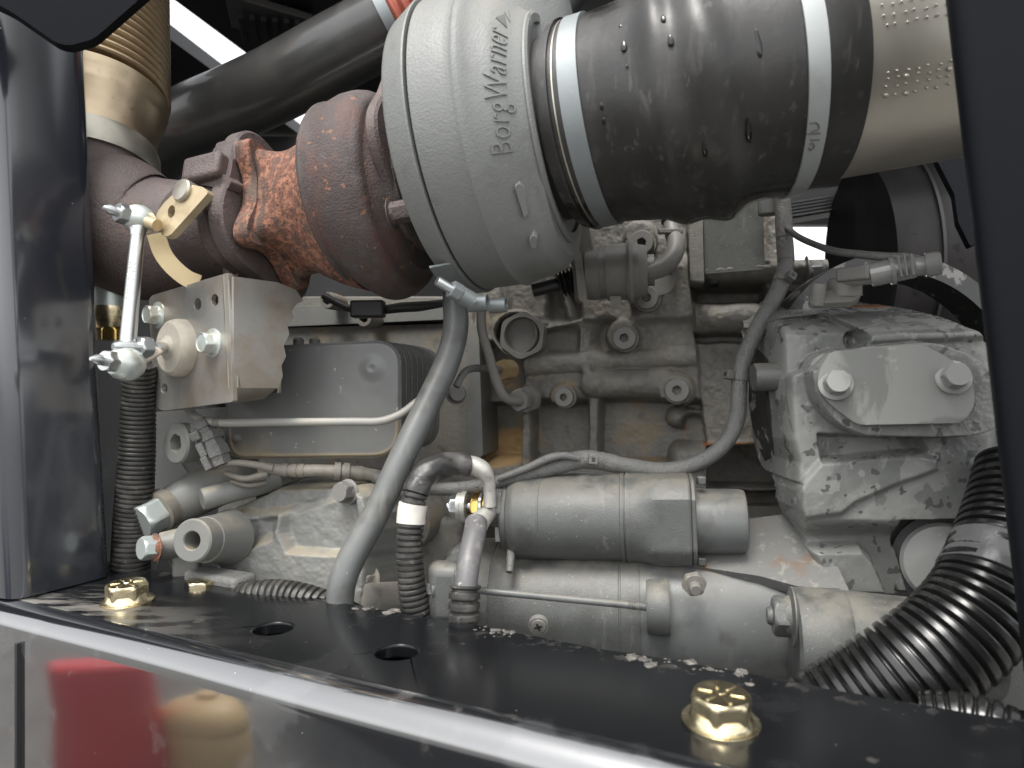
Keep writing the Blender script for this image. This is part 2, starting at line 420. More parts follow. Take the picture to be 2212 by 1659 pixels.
M['turbine'] = mat('dark_rusty_cast_iron', (.055, .042, .040), .70, layers=[dict(scale=90, lo=.5, hi=.66, col=(.12, .055, .038), detail=9, rgh=.7, amt=.35), dict(scale=26, lo=.5, hi=.68, col=(.12, .05, .034), detail=8, amt=.4, stretch=(1.6, 1, .7)), dict(scale=60, lo=.5, hi=.7, col=(.078, .070, .070), amt=.7), dict(scale=150, lo=.63, hi=.68, col=(.28, .12, .065), detail=6, amt=.6)], bump=[(650, .8, 5), (160, .45, 4)])
M['cast'] = mat('brown_cast_iron', (.078, .060, .057), .62, layers=[dict(scale=20, lo=.45, hi=.75, col=(.115, .09, .085), amt=.7), dict(scale=160, lo=.55, hi=.7, col=(.05, .035, .032), amt=.6), dict(scale=9, lo=.55, hi=.75, col=(.20, .10, .06), amt=.5)], bump=[(500, .9, 5), (140, .4, 4)])
M['bellows'] = mat('heat_tinted_steel', (.52, .42, .29), .36, .9, layers=[dict(scale=14, lo=.45, hi=.7, col=(.25, .19, .14), amt=.7), dict(scale=120, lo=.6, hi=.75, col=(.12, .09, .07), amt=.4)], bump=[(240, .1, 3)], rvar=.1)
M['bandsteel'] = mat('dull_band_steel', (.42, .40, .34), .38, .9, layers=[dict(scale=30, lo=.5, hi=.7, col=(.30, .27, .21), amt=.6)], rvar=.1)
M['zincband'] = mat('zinc_clamp_band', (.22, .24, .245), .52, .6, layers=[dict(scale=40, lo=.45, hi=.75, col=(.19, .21, .215), amt=.8), dict(scale=170, lo=.6, hi=.75, col=(.34, .36, .36), amt=.5)], bump=[(300, .06, 3)], rvar=.08)
M['zinc'] = mat('bright_zinc', (.48, .50, .50), .30, .95, layers=[dict(scale=60, lo=.5, hi=.75, col=(.45, .47, .45), amt=.6)], bump=[(400, .06, 2)], rvar=.1)
M['alu'] = mat('stained_bracket_sheet', (.42, .41, .385), .40, .8, layers=[dict(scale=22, lo=.42, hi=.75, col=(.31, .235, .16), amt=.75, detail=9), dict(scale=110, lo=.58, hi=.72, col=(.40, .30, .20), amt=.55, detail=6), dict(kind='speck', scale=300, lo=.02, hi=.1, col=(.22, .15, .1), amt=.8)], bump=[(260, .08, 3)], rvar=.12)
M['alutube'] = mat('beige_anodised_tube', (.46, .435, .38), .38, .75, layers=[dict(scale=10, lo=.4, hi=.75, col=(.33, .30, .24), amt=.6, stretch=(.4, 1, 1)), dict(kind='speck', scale=150, lo=.02, hi=.07, col=(.2, .17, .13), amt=.6)], bump=[(180, .06, 3), (40, .15, 2)], rvar=.08)
M['brass'] = mat('brass_nut', (.62, .42, .13), .25, 1.0, layers=[dict(scale=90, lo=.5, hi=.7, col=(.42, .28, .1), amt=.5)])
M['gold'] = mat('gold_zinc_plating', (.74, .64, .42), .25, 1.0, layers=[dict(scale=70, lo=.45, hi=.7, col=(.58, .53, .38), amt=.8), dict(scale=160, lo=.6, hi=.72, col=(.30, .2, .09), amt=.5), dict(scale=110, lo=.56, hi=.70, col=(.10, .085, .06), rough=.6, amt=.6, detail=7)], bump=[(260, .2, 3)], rvar=.12)
M['lever'] = mat('tan_lever_steel', (.50, .41, .27), .45, .7, layers=[dict(scale=60, lo=.45, hi=.7, col=(.34, .26, .16), amt=.7)], bump=[(350, .1, 3)])
M['rubber'] = mat('black_silicone_hose', (.016, .0156, .015), .40, layers=[dict(scale=140, lo=.54, hi=.70, col=(.055, .052, .048), amt=.5, stretch=(1, 1, .14), detail=7, rough=.6), dict(scale=24, lo=.45, hi=.75, col=(.028, .0265, .025), amt=.8, stretch=(1, 1, .35), rough=.55), dict(scale=150, lo=.62, hi=.7, col=(.11, .10, .09), amt=.35, stretch=(1, 1, .25)), dict(scale=10, lo=.55, hi=.62, col=(.016, .015, .014), rough=.16)], bump=[(160, .18, 4), (60, .12, 3)])
M['pipeblack'] = mat('worn_black_pipe', (.040, .040, .040), .32, layers=[dict(scale=30, lo=.45, hi=.8, col=(.06, .06, .058), amt=.7, stretch=(1, 1, .3), rough=.5), dict(kind='speck', scale=140, lo=.02, hi=.08, col=(.3, .3, .3), amt=.7)], bump=[(140, .06, 3)], rvar=.1, coat=.3)
M['conduit'] = mat('black_conduit_plastic', (.013, .013, .013), .24, layers=[dict(scale=40, lo=.55, hi=.75, col=(.05, .048, .045), amt=.5, rough=.45)])
M['conduitdusty'] = mat('dusty_conduit_plastic', (.026, .0255, .024), .42, layers=[dict(scale=70, lo=.45, hi=.7, col=(.085, .08, .072), amt=.65, rough=.7), dict(scale=220, lo=.6, hi=.7, col=(.15, .14, .125), amt=.5)])
M['loom'] = mat('grey_painted_loom', (.125, .125, .120), .46, layers=[dict(scale=60, lo=.45, hi=.7, col=(.145, .142, .13), amt=.7), dict(scale=200, lo=.58, hi=.7, col=(.06, .06, .058), amt=.6)], bump=[(900, .9, 2), (190, .7, 4)])
M['loomtan'] = mat('dusty_loom_tape', (.165, .152, .13), .6, layers=[dict(scale=80, lo=.45, hi=.7, col=(.21, .185, .145), amt=.7), dict(scale=30, lo=.55, hi=.7, col=(.09, .085, .08), amt=.6)], bump=[(200, .5, 4)])
M['tape'] = mat('black_tape', (.024, .023, .023), .42, layers=[dict(scale=60, lo=.5, hi=.7, col=(.10, .095, .09), amt=.6, rough=.6)], bump=[(110, .6, 3)])
M['whitetape'] = mat('white_tape', (.52, .50, .46), .55, layers=[dict(scale=70, lo=.52, hi=.7, col=(.48, .45, .4), amt=.6)], bump=[(160, .2, 3)])
M['sleeve'] = mat('grey_shrink_sleeve', (.10, .097, .10), .5, layers=[dict(scale=50, lo=.48, hi=.68, col=(.26, .25, .24), amt=.7), dict(scale=200, lo=.63, hi=.68, col=(.5, .47, .42), amt=.6)], bump=[(160, .3, 3)])
M['tin'] = mat('dull_tinned_lug', (.55, .54, .50), .5, .55, layers=[dict(scale=60, lo=.45, hi=.7, col=(.40, .385, .34), amt=.7), dict(scale=220, lo=.6, hi=.7, col=(.25, .235, .2), amt=.6)], bump=[(220, .3, 4)])
M['sat'] = mat('black_plastic_dark', (.02, .02, .02), .5, bump=[(200, .1, 2)])
M['dark'] = mat('dark_canopy_paint', (.016, .016, .017), .45, layers=[dict(scale=12, lo=.5, hi=.8, col=(.03, .03, .03))], bump=[(120, .1, 3)])
M['paint'] = mat('gloss_black_paint', (.012, .013, .015), .16, layers=[dict(scale=45, lo=.62, hi=.72, col=(.10, .098, .092), rough=.6, amt=.5, stretch=(1, 1, 1), detail=9), dict(scale=11, lo=.58, hi=.62, col=(.035, .037, .04), rough=.34, detail=6, amt=.8), dict(kind='speck', scale=130, lo=.02, hi=.06, col=(.5, .48, .42), rough=.6, amt=.9)], coat=1.0, coatr=.055, spec=.5, ior=1.5, coatior=2.7)
M['topplate'] = mat('dusty_black_paint', (.006, .0065, .0075), .22, layers=[dict(scale=45, lo=.66, hi=.74, col=(.085, .082, .077), rough=.65, amt=.5, detail=9), dict(scale=11, lo=.55, hi=.62, col=(.012, .0125, .014), rough=.34, detail=6, amt=.8), dict(kind='lin', lins=[((-.447, -.894, 0), -.018, .045), ((-.894, .447, 0), -.02, .20)], scale=70, lo=.45, hi=.58, stretch=(.25, 1, 1), col=(.20, .19, .175), rough=.7, amt=.75), dict(kind='lin', lins=[((.447, .894, 0), .030, .060)], scale=75, lo=.52, hi=.66, col=(.07, .066, .060), rough=.7, amt=.6), dict(kind='speck', scale=130, lo=.02, hi=.06, col=(.3, .28, .25), rough=.6, amt=.9)], coat=.12, coatr=.12, spec=.22)
M['neck'] = mat('dark_inlet_neck', (.045, .044, .042), .55)
M['postmatt'] = mat('matt_black_post', (.007, .008, .010), .5, spec=.06)
M['postpaint'] = mat('blue_black_post_paint', (.018, .021, .028), .24, layers=[dict(scale=20, lo=.5, hi=.8, col=(.05, .054, .06), amt=.6, rough=.4, stretch=(1, 1, .25)), dict(kind='speck', scale=75, lo=.02, hi=.055, col=(.55, .5, .42), rough=.6, amt=.9)], coat=1.0, coatr=.14, spec=.4, coatior=1.8)
M['fitting'] = mat('dusty_brass_fitting', (.34, .25, .13), .5, .5, layers=[dict(scale=80, lo=.45, hi=.7, col=(.26, .21, .14), amt=.8)])
M['plugface'] = mat('grey_plug_paint', (.150, .146, .136), .5, layers=[dict(scale=60, lo=.5, hi=.75, col=(.20, .185, .155), amt=.5)], bump=[(500, .1, 2)])
M['redhose'] = mat('red_silicone_coupling', (.33, .085, .055), .5, bump=[(100, .2, 3)])
M['water'] = mat('dark_water_film', (.004, .004, .004), .03, spec=.5, ior=1.33, coat=.5, coatr=.02)
M['bluezinc'] = mat('pale_blue_zinc', (.55, .60, .58), .35, .6, layers=[dict(scale=40, lo=.5, hi=.7, col=(.42, .38, .28), amt=.6)])
M['ground'] = mat('yard_gravel', (.14, .137, .13), .9, layers=[dict(scale=3, lo=.4, hi=.7, col=(.10, .098, .093)), dict(scale=40, lo=.45, hi=.65, col=(.19, .185, .175), amt=.6)], bump=[(60, 1.0, 5)])
M['red'] = mat('red_can_paint', (.55, .025, .03), .35)
M['tanp'] = mat('tan_drum_plastic', (.62, .45, .23), .45)
# ------------------------------------------------------------------ the setting: yard, canopy round the engine
def flat(name, pts, m, parent=None):
    return link(name, tri_mesh(name, pts, [list(range(len(pts)))], False), m, parent)
g = flat("ground", [(-60, -60, 0), (60, -60, 0), (60, 60, 0), (-60, 60, 0)], M['ground']); g['kind'] = 'structure'

def slab(name, pts, z0, z1, m, parent):
    n = len(pts); vs = [(x, y, z0) for x, y in pts] + [(x, y, z1) for x, y in pts]
    fs = [list(range(n))[::-1], list(range(n, 2 * n))] + [[i, (i + 1) % n, n + (i + 1) % n, n + i] for i in range(n)]
    me = tri_mesh(name, vs, fs, False); recalc(me); return link(name, me, m, parent)
def wallp(name, x0, x1, z0, z1, y, t, m, parent):
    return slab(name, [(x0, y), (x1, y), (x1, y + t), (x0, y + t)], H + z0, H + z1, m, parent)

can = thing("engine_canopy", "black steel canopy panels closing in the engine from above and behind", "canopy", (0, 1.7, 0))
slab("roof_panel", [(-.630, .70), (1.6, .70), (1.6, 2.2), (-.245, 2.2)], H + .60, H + .625, M['dark'], can)
slab("roof_panel", [(-1.6, .70), (-.696, .70), (-.424, 2.2), (-1.6, 2.2)], H + .604, H + .63, M['dark'], can)
wallp("back_panel", -1.6, .60, -1.45, .598, 1.7, .03, M['dark'], can)
wallp("back_panel", .60, 1.6, .385, .598, 1.702, .03, M['dark'], can)
wallp("back_panel", .60, 1.6, -1.45, .02, 1.702, .03, M['dark'], can)
wallp("back_panel", 1.32, 1.6, .02, .385, 1.704, .03, M['dark'], can)
slab("side_panel", [(-1.6, .75), (-1.57, .75), (-1.57, 1.7), (-1.6, 1.7)], .05, H + .6, M['dark'], can)
slab("side_panel", [(1.57, .75), (1.6, .75), (1.6, 1.7), (1.57, 1.7)], .05, H + .6, M['dark'], can)
slab("belly_panel", [(-1.55, .62), (1.55, .62), (1.55, 1.69), (-1.55, 1.69)], .82, .84, M['dark'], can)
# louvred vent under the roof
vent = thing("roof_vent", "dark grey slatted vent under the canopy roof above the black pipe", "vent", P(585, 60, 1.15))
box("vent_frame", P(585, 45, 1.15), (.062, .02, -.01), (-.015, .05, 0), (0, 0, .006), mat('dark_grey_vent', (.07, .07, .072), .5), vent, .002)
for k in range(6):
    box("slat", P(585, 45, 1.15) + V(-.045 + .018 * k, .0, -.013 - .002 * k), (.004, .001, 0), (-.012, .042, 0), (0, 0, .004), M['sat'], vent, .001)

# ------------------------------------------------------------------ frame beam in front (27 degrees across the view)
BX, BY = unit([.894, -.447, 0]), unit([.447, .894, 0])
def beampt(s, w_, z):                 # s along beam from the back edge at u=740, w_ towards the viewer, z above its top
    return V(-.1246, .518, H - .16) + BX * s - BY * w_ + V(0, 0, z)
beam = thing("frame_beam", "glossy black steel frame beam across the front with two round holes", "frame", beampt(0, .06, -.2))
bm = bmesh.new()
W_ = .104; S0, S1 = -.62, .62
def bl(pts):
    vs = [bm.verts.new(beampt(s, w_, 0)) for s, w_ in pts]; return [bm.edges.new((vs[i], vs[(i + 1) % len(vs)])) for i in range(len(vs))]
def onbeam(u, v):
    p = V(0, 0, H) + V((u - CU) / F, 1, -(v - CV) / F) * (.16 / ((v - CV) / F)); q = p - beampt(0, 0, 0)
    return float(q @ BX), float(-(q @ BY))
edge_s = np.linspace(S0, S1, 60)
front = [(s, W_) for s in edge_s[::-1]]
back = [(s, .0012 * math.sin(s * 41) + .0008 * math.sin(s * 97 + 1)) for s in edge_s]
ed = bl(back + [(S1, W_ * .5)] + front + [(S0, W_ * .5)])
hs_ = [onbeam(590, 1357), onbeam(857, 1408)]
for (s, w_) in hs_: ed += bl([(s + .0125 * math.cos(t), w_ + .0125 * math.sin(t)) for t in np.linspace(0, 2 * np.pi, 40, endpoint=False)])
bmesh.ops.triangle_fill(bm, use_beauty=True, edges=ed)
r = bmesh.ops.extrude_face_region(bm, geom=bm.faces[:])
bmesh.ops.translate(bm, verts=[x for x in r['geom'] if isinstance(x, bmesh.types.BMVert)], vec=(0, 0, -.009))
bmesh.ops.recalc_face_normals(bm, faces=bm.faces[:])
me = bpy.data.meshes.new("top_plate"); bm.to_mesh(me); bm.free()
tpo = link("top_plate", me, M['topplate'], beam)
bevel(tpo, .0016, 3)
R_ = .017
prof = [(W_ - .0005, 0.0)] + [(W_ + R_ * math.sin(t), -R_ + R_ * math.cos(t)) for t in np.linspace(0.02, math.pi / 2, 16)] + [(W_ + R_, -.06), (W_ + R_, -.34)]
inn = [(W_ + R_ - .009, -.34), (W_ + R_ - .009, -.02), (W_, -.0085)]
pr = prof + inn
vs = []; ss = np.linspace(S0, S1, 50); n_ = len(pr)
for s in ss: vs += [beampt(s, a + .0006 * math.sin(s * 23), b) for a, b in pr]
fs = [(i * n_ + j, i * n_ + (j + 1) % n_, (i + 1) * n_ + (j + 1) % n_, (i + 1) * n_ + j) for i in range(len(ss) - 1) for j in range(n_)]
me = tri_mesh("front_face", vs, fs, True, 50); recalc(me); link("front_face", me, M['paint'], beam)
vs = []
for s in (S0, S1): vs += [beampt(s, a, b) for a, b in ((.002, -.0095), (.011, -.0095), (.011, -.30), (.11, -.30), (.11, -.312), (.002, -.312))]
me = tri_mesh("back_web", vs, [(0, 1, 7, 6), (1, 2, 8, 7), (2, 3, 9, 8), (3, 4, 10, 9), (4, 5, 11, 10), (5, 0, 6, 11)], False); recalc(me); link("back_web", me, M['dark'], beam)
# a seam in the front face at far left
s_, w__ = onbeam(12, 1345)
box("weld_seam", beampt(s_ - .012, W_ + R_ + .001, -.12), BX * .0012, BY * .0025, (0, 0, .10), M['dark'], beam, .0005)
for (u, v, nm, rt) in ((275, 1301, "gold zinc bolt on the beam beside the blue black post", .2), (1557, 1563, "large gold zinc bolt on the beam with raised grade marks", .45)):
    s_, w__ = onbeam(u, v); O = beampt(s_, w__, .0008)
    hd = bolt(O, (.0, -.06, 1), .0150, .0112, M['gold'], beam, "flange_bolt", nm, 1.2, rot=rt)
    for k in range(6):
        t = k * math.pi / 3 + rt + .2
        d = V(math.cos(t), math.sin(t), 0)
        box("grade_mark", O + V(0, -.0007, .0150 * .18 + .0112) + d * .0074 - V(0, 0, -.06 * d[1] * .0074), d * .0032, np.cross(d, [0, 0, 1]) * .0006, (0, 0, .0004), M['gold'], hd, .0002)
    hd2 = box("maker_mark", O + V(0, -.0007, .0150 * .18 + .0112), V(.0016, .0005, 0), V(-.0004, .0012, 0), (0, 0, .0003), M['gold'], hd, .0003)
    lathe("washer_face", [(-.0022, .0003), (-.0022, .0176), (-.0004, .0176), (-.0004, .0003)], O + V(0, 0, .0014), (0, 0, 1), M['gold'], hd, 40)
# caked dirt on the back edge of the beam
def clods(name, cx, parent, m, n, span, seed, label=None):
    bm = bmesh.new(); rr = np.random.default_rng(seed)
    for i in range(n):
        s_, w__ = onbeam(*cx); s_ += rr.uniform(-span, span); w__ = rr.uniform(-.001, .010) * (1 if rr.random() < .8 else 2)
        k = rr.uniform(.0005, .0012) if rr.random() < .75 else rr.uniform(.002, .0042)
        r = bmesh.ops.create_icosphere(bm, subdivisions=1, radius=k, matrix=Matrix.Translation(Vector(beampt(s_, w__, k * .15))))
        for v_ in r['verts']:
            v_.co += Vector(rr.uniform(-.3, .3, 3) * k); v_.co.z = H - .16 + (v_.co.z - H + .16) * .22
    me = bpy.data.meshes.new(name); bm.to_mesh(me); bm.free(); o = link(name, me, m, parent, label); o['kind'] = 'stuff'; return o
mud = mat('dried_mud', (.075, .07, .064), .9, layers=[dict(scale=200, lo=.45, hi=.7, col=(.17, .16, .145))], bump=[(500, .8, 4)])
for cx, n, sp, sd_ in (((1035, 1385), 26, .014, 3), ((1420, 1412), 22, .016, 4), ((1560, 1430), 24, .02, 5), ((800, 1320), 16, .02, 6)):
    clods("dried_mud", cx, beam, mud, n, sp, sd_)

# ------------------------------------------------------------------ posts
def post(name, label, base_pts, top_pts, m, rad, seg=6):
    t = thing(name, label, "post", (base_pts[0][0], base_pts[0][1], base_pts[0][2]))
    def rnd(pts):
        pts = [np.array(p, float) for p in pts]; out = []
        for i in range(4):
            a, b, c = pts[i - 1], pts[i], pts[(i + 1) % 4]
            d1, d2 = unit(a - b), unit(c - b); p1, p2 = b + d1 * rad, b + d2 * rad
            for q in np.linspace(0, 1, seg): out.append((1 - q) ** 2 * p1 + 2 * q * (1 - q) * b + q * q * p2)
        return out
    n = seg * 4; L = 24; vs = []
    b, tp = rnd(base_pts), rnd(top_pts)
    for i in range(L):
        k = i / (L - 1); vs += [b[j] * (1 - k) + tp[j] * k for j in range(n)]
    fs = [(i * n + j, i * n + (j + 1) % n, (i + 1) * n + (j + 1) % n, (i + 1) * n + j) for i in range(L - 1) for j in range(n)] + [list(range(n))[::-1], list(range((L - 1) * n, L * n))]
    me = tri_mesh("steel_tube", vs, fs, True, 40); recalc(me); link("steel_tube", me, m, t)
    return t
z0 = H - .159
pr_ = V(-.331, .586, z0); pl_ = pr_ - BY * .078
b4 = [pl_, pr_, pr_ - BX * .08, pl_ - BX * .08]
lean = V(-.028, 0, .60)
lp = post("frame_post", "blue-black painted steel post at the far left standing on the beam", b4, [p + lean for p in b4], M['postpaint'], .014)
link_plane = Plane(150, 60, .50, (.35, -1, 0))
prism("gusset", rpoly([(-160, -140), (345, -40), (203, 84), (150, 99), (122, 93), (20, 22), (-160, -60)], [0, 0, 14, 16, 14, 20, 0]), link_plane, .0, .012, M['postmatt'], lp, .003)
q0 = V(.2535, .345, z0)
b4 = [q0, q0 + BX * .12, q0 + BX * .12 + BY * .022, q0 + BY * .022]
b4 = [p - BY * .01 for p in b4]
lean = V(-.0725, .0, .62)
rp = post("frame_post", "near black steel post at the far right, close and out of focus", b4, [p + lean for p in b4], M['postmatt'], .008)

# ------------------------------------------------------------------ engine block
EN = (-.25, -1, 0); EP = Plane(1300, 750, .72, EN); AX = unit([1, -.25, .045])
eng = thing("engine_block", "dusty grey cast engine block wall with ribs and socket plugs", "engine", EP.at(1300, 1100, -.1))
XS = lambda v: np.interp(v, [420, 490, 600, 760, 855, 960, 1120], [1480, 1486, 1489, 1505, 1511, 1524, 1530])
def block(U, V_):
    w1 = nz(U, V_, 40, 3) * 3; U = U + w1; V_ = V_ + nz(U, V_, 40, 9) * 3
    h = np.zeros(U.shape)
    h = put(h, d_box(U, V_, 1030, 1560, 380, 866 , 10), .024, 22)
    h = put(h, d_box(U, V_, 1192, 1262, 628, 699, 10), .010, 16)
    h = put(h, d_box(U, V_, 1176, 1264, 712, 764, 18), .013, 22)
    h = put(h, d_box(U, V_, 1266, 1372, 560, 699, 8), .031, 12)
    h = put(h, d_poly(U, V_, [(1372, 702), (1420, 600), (1500, 560), (1510, 700)]), .034, 26)
    h = put(h, d_box(U, V_, 1290, 1345, 700, 770, 24), .012, 30)
    h = put(h, d_box(U, V_, 1405, 1490, 705, 760, 18), .026, 26)
    h = put(h, d_box(U, V_, 1050, 1140, 745, 872, 14), -.012, 16)
    h = up(h, d_cap(U, V_, 1165, 720, 1262, 698, 4), .029, 10)
    h = up(h, d_cap(U, V_, 1262, 700, 1262, 760, 5), .027, 14)
    h = dome(h, d_cap(U, V_, 1290, 830, 1432, 826, 30), 30, .046)
    h = dome(h, d_cap(U, V_, 1150, 792, 1500, 770, 20), 26, .031)
    h = dome(h, d_cap(U, V_, 1276, 800, 1284, 832, 14), 14, .041)
    h = up(h, d_cap(U, V_, 1095, 560, 1110, 690, 7), .031, 14)
    h = up(h, d_cap(U, V_, 1180, 470, 1240, 690, 8), .028, 16)
    for (x, y, r, z) in ((1350, 731, 33, .041), (1398, 644, 32, .043), (1387, 526, 33, .043), (1463, 843, 36, .047), (1226, 856, 25, .043), (1140, 865, 30, .036)):
        h = up(h, d_disc(U, V_, x, y, r), z, 13)
    # pockets with ribs below
    h = put(h, d_box(U, V_, 1040, 1137, 872, 1003, 8), -.034, 14)
    h = put(h, d_box(U, V_, 1156, 1278, 874, 996, 12), -.004, 16)
    h = put(h, d_box(U, V_, 1299, 1478, 864, 996, 16), -.004, 18)
    h = up(h, d_poly(U, V_, [(1138, 860), (1158, 860), (1160, 1012), (1136, 1012)]), .027, 9)
    h = up(h, d_poly(U, V_, [(1277, 855), (1303, 855), (1299, 1000), (1274, 1000)]), .027, 12)
    h = up(h, d_box(U, V_, 1030, 1540, 994, 1130), .020 + .0002 * np.clip(V_ - 994, 0, 60), 20)
    h = dome(h, d_cap(U, V_, 1462, 900, 1530, 912, 24), 24, .020)
    h = dome(h, d_box(U, V_, 1444, 1540, 951, 1006, 24), 24, .048)
    h = put(h, d_disc(U, V_, 1500, 918, 26), -.004, 22)
    h = up(h, d_disc(U, V_, 1130, 725, 49), .037, 6)
    h = put(h, d_disc(U, V_, 1130, 725, 40), .010, 4)
    h = np.maximum(h, -.05)
    # bell housing side, right of the seam
    xs = XS(V_); b = np.full(U.shape, .018)
    b = put(b, d_box(U, V_, 1500, 1648, 624, 664, 6), -.02, 14)
    b = dome(b, d_cap(U, V_, 1525, 600, 1760, 592, 24), 24, .052)
    b = dome(b, d_cap(U, V_, 1480, 690, 1622, 686, 36), 36, .044)
    b = put(b, d_box(U, V_, 1490, 1660, 724, 741, 4), -.004, 10)
    b = put(b, d_box(U, V_, 1660, 1760, 640, 980, 10), -.03, 16)
    b = put(b, d_box(U, V_, 1480, 1760, 962, 1200, 4), -.055, 14)
    b = up(b, d_cap(U, V_, 1490, 956, 1690, 950, 5), .022, 8)
    b = dome(b, d_box(U, V_, 1500, 1700, 1055, 1075, 6), 12, -.03)
    b = put(b, d_box(U, V_, 1596, 1650, 400, 590, 4), .034, 8)
    k = sm(.5 + (U - xs) / 5); h = h * (1 - k) + b * k
    h = h - .004 * np.exp(-((U - xs) / 2.2) ** 2)
    h = h + .0011 * nz(U, V_, 16, 5) + .0005 * nz(U, V_, 6, 6)
    dust = .95 * sm(.5 - d_box(U, V_, 1046, 1132, 925, 1004, 30) / 40) + .6 * np.exp(-((V_ - 992) / 9) ** 2) * (U < 1480) + .38 * sm(.5 - d_disc(U, V_, 1378, 945, 26) / 60)
    dust += .5 * sm(.5 - d_disc(U, V_, 1228, 842, 34) / 34) + .6 * sm(.5 - d_box(U, V_, 1050, 1125, 770, 850, 20) / 40) + .35 * sm(.5 - d_disc(U, V_, 1463, 815, 40) / 30)
    rust = .55 * sm(.5 - d_disc(U, V_, 1480, 928, 26) / 50) + .8 * np.exp(-((V_ - 955) / 7) ** 2) * (U > 1515)
    return h, dust, rust
casting("block_casting", EP, 0, 990, 1768, 430, 1135, 2.0, block, M['block'], eng, mask=lambda U, V_: (U < 1704) | (V_ > 578), attrs=("dust", "rust"))
NE = EP.n
for (u, v, r, o_, lb) in ((1350, 731, 25, .041, "socket plug in the middle of the block wall"), (1398, 644, 25, .043, None), (1387, 526, 26, .043, None), (1463, 843, 26, .046, None), (1220, 858, 21, .043, None)):
    O = EP.at(u, v, o_ + .003); rr = r * O[1] / F
    p_ = plug(O, NE + V(-.05, 0, .02), rr, .006, M['plugface'], None, eng, label=lb)
    lathe("washer", [(-.006, rr * .8), (-.006, rr * 1.16), (-.002, rr * 1.16), (-.002, rr * .8)], O, NE, M['block'], p_, 40, closed=True)
O = EP.at(1130, 725, .034); rr = 52 * O[1] / F
def hexw(q, th, r):
    t = (th + .1) % (math.pi / 3) - math.pi / 6
    return np.where(r > rr * .85, np.minimum(r, rr * .9 / np.cos(t)), r)
cp = lathe("core_plug_collar", [(-.012, rr * .68), (-.012, rr), (.004, rr), (.006, rr * .97), (.006, rr * .76), (.004, rr * .73), (-.004, rr * .72)], O, NE, M['plugface'], eng, 60, hexw)
lathe("core_plug", [(-.006, rr * .73), (-.004, rr * .69), (-.014, rr * .66), (-.017, rr * .5), (-.0175, .0003)], O, NE, M['block'], cp, 48)
bolt(EP.at(1528, 600, .034), AX, .010, .008, M['dark'], eng, "bolt", None, 1.3)
bolt(EP.at(1742, 588, .052), AX, .0105, .012, M['grey'], eng, "bolt", None, 1.35)
prism("dark_spacer_plate", [(1487, 470), (1518, 468), (1522, 612), (1490, 610)], EP, .060, .05, M['block'], eng, .002)
prism("upper_head_plate", rpoly([(1518, 420), (1648, 418), (1652, 582), (1522, 592)], 6), EP, .052, .04, M['grey'], eng, .003)
box("lifting_eye", EP.at(1658, 438, .07), EP.ex * .008, EP.ey * .012, NE * .004, M['greysmooth'], eng, .003)
prism("crankcase_wall", [(470, 640), (1046, 640), (1046, 1330), (470, 1330)], EP, -.045, .02, M['block'], eng, .002)
prism("lower_crankcase", [(1000, 1105), (1780, 1090), (1780, 1600), (1000, 1600)], EP, -.03, .02, M['block'], eng, .002)
prism("cooler_cover", rpoly([(460, 712), (1008, 698), (1016, 1012), (460, 1018)], 12), EP, .005, .05, M['block'], eng, .004)
prism("cover_flange", rpoly([(1009, 706), (1018, 699), (1034, 706), (1043, 985), (1012, 1000)], 6), EP, .028, .07, M['dustygrey'], eng, .003)
prism("head_rail", rpoly([(560, 664), (960, 652), (965, 690), (560, 708)], 6), EP, .012, .06, M['dustygrey'], eng, .004)
for u, v in ((800, 690), (722, 652)): plug(EP.at(u, v, .03), NE, .009, .016, M['block'], None, eng, "boss", .6)
bolt(EP.at(985, 850, .045), unit(NE + AX * .5), .0085, .010, M['plugface'], eng, "bolt", None, 1.3)
# low casting to the left of the starter, behind the slanted pipe
for (u0, v0, y0, u1, v1, y1, r) in ((880, 1125, .63, 985, 1085, .70, 62), (790, 1190, .62, 900, 1130, .66, 34), (795, 1300, .56, 930, 1290, .62, 40)):
    lathe("cast_lug", [(0, .0003), (0, r * y0 / F * .94), (.003, r * y0 / F), (.15, r * y0 / F), (.15, .0003)], P(u0, v0, y0), P(u1, v1, y1) - P(u0, v0, y0), M['block'], eng, 40)
bolt(P(800, 1252, .58), unit([-.75, -1, .25]), .0085, .009, M['block'], eng, "bolt", None, 1.35)
box("casting_step", P(880, 1225, .66), AX * .06, EP.ey * .05, NE * .02, M['block'], eng, .006)

# ------------------------------------------------------------------ oil cooler
CN = unit([-.25, -1, 0]); CP = Plane(690, 870, .625, CN)
oc = thing("oil_cooler", "grey stacked plate oil cooler with rounded corners", "oil cooler", CP.at(690, 990, -.05))
ol = rpoly([(487, 752), (866, 732), (864, 989), (489, 993)], [46, 62, 62, 46], 10)
def coolface(U, V_):
    sd = d_poly(U, V_, ol[::1])
    h = -.0035 * sm((sd + 7) / 6) + .0006 * nz(U, V_, 90, 2)
    h = h + .003 * sm(1 - d_disc(U, V_, 805, 795, 0) / 34) - .0015 * sm(1 - d_disc(U, V_, 805, 795, 0) / 12)
    h = h + .004 * sm(.5 - d_disc(U, V_, 512, 948, 7) / 5)
    dust = .9 * sm((V_ - 905) / 110) * sm((700 - U) / 260) + .8 * np.exp(-((sd + 6) / 5) ** 2) * (V_ > 900) + .25 * sm((V_ - 860) / 140)
    return h, dust
casting("front_plate", CP, .004, 480, 872, 728, 998, 2.0, coolface, M['cool'], oc, mask=lambda U, V_: d_poly(U, V_, ol) < 0, attrs=("dust",))
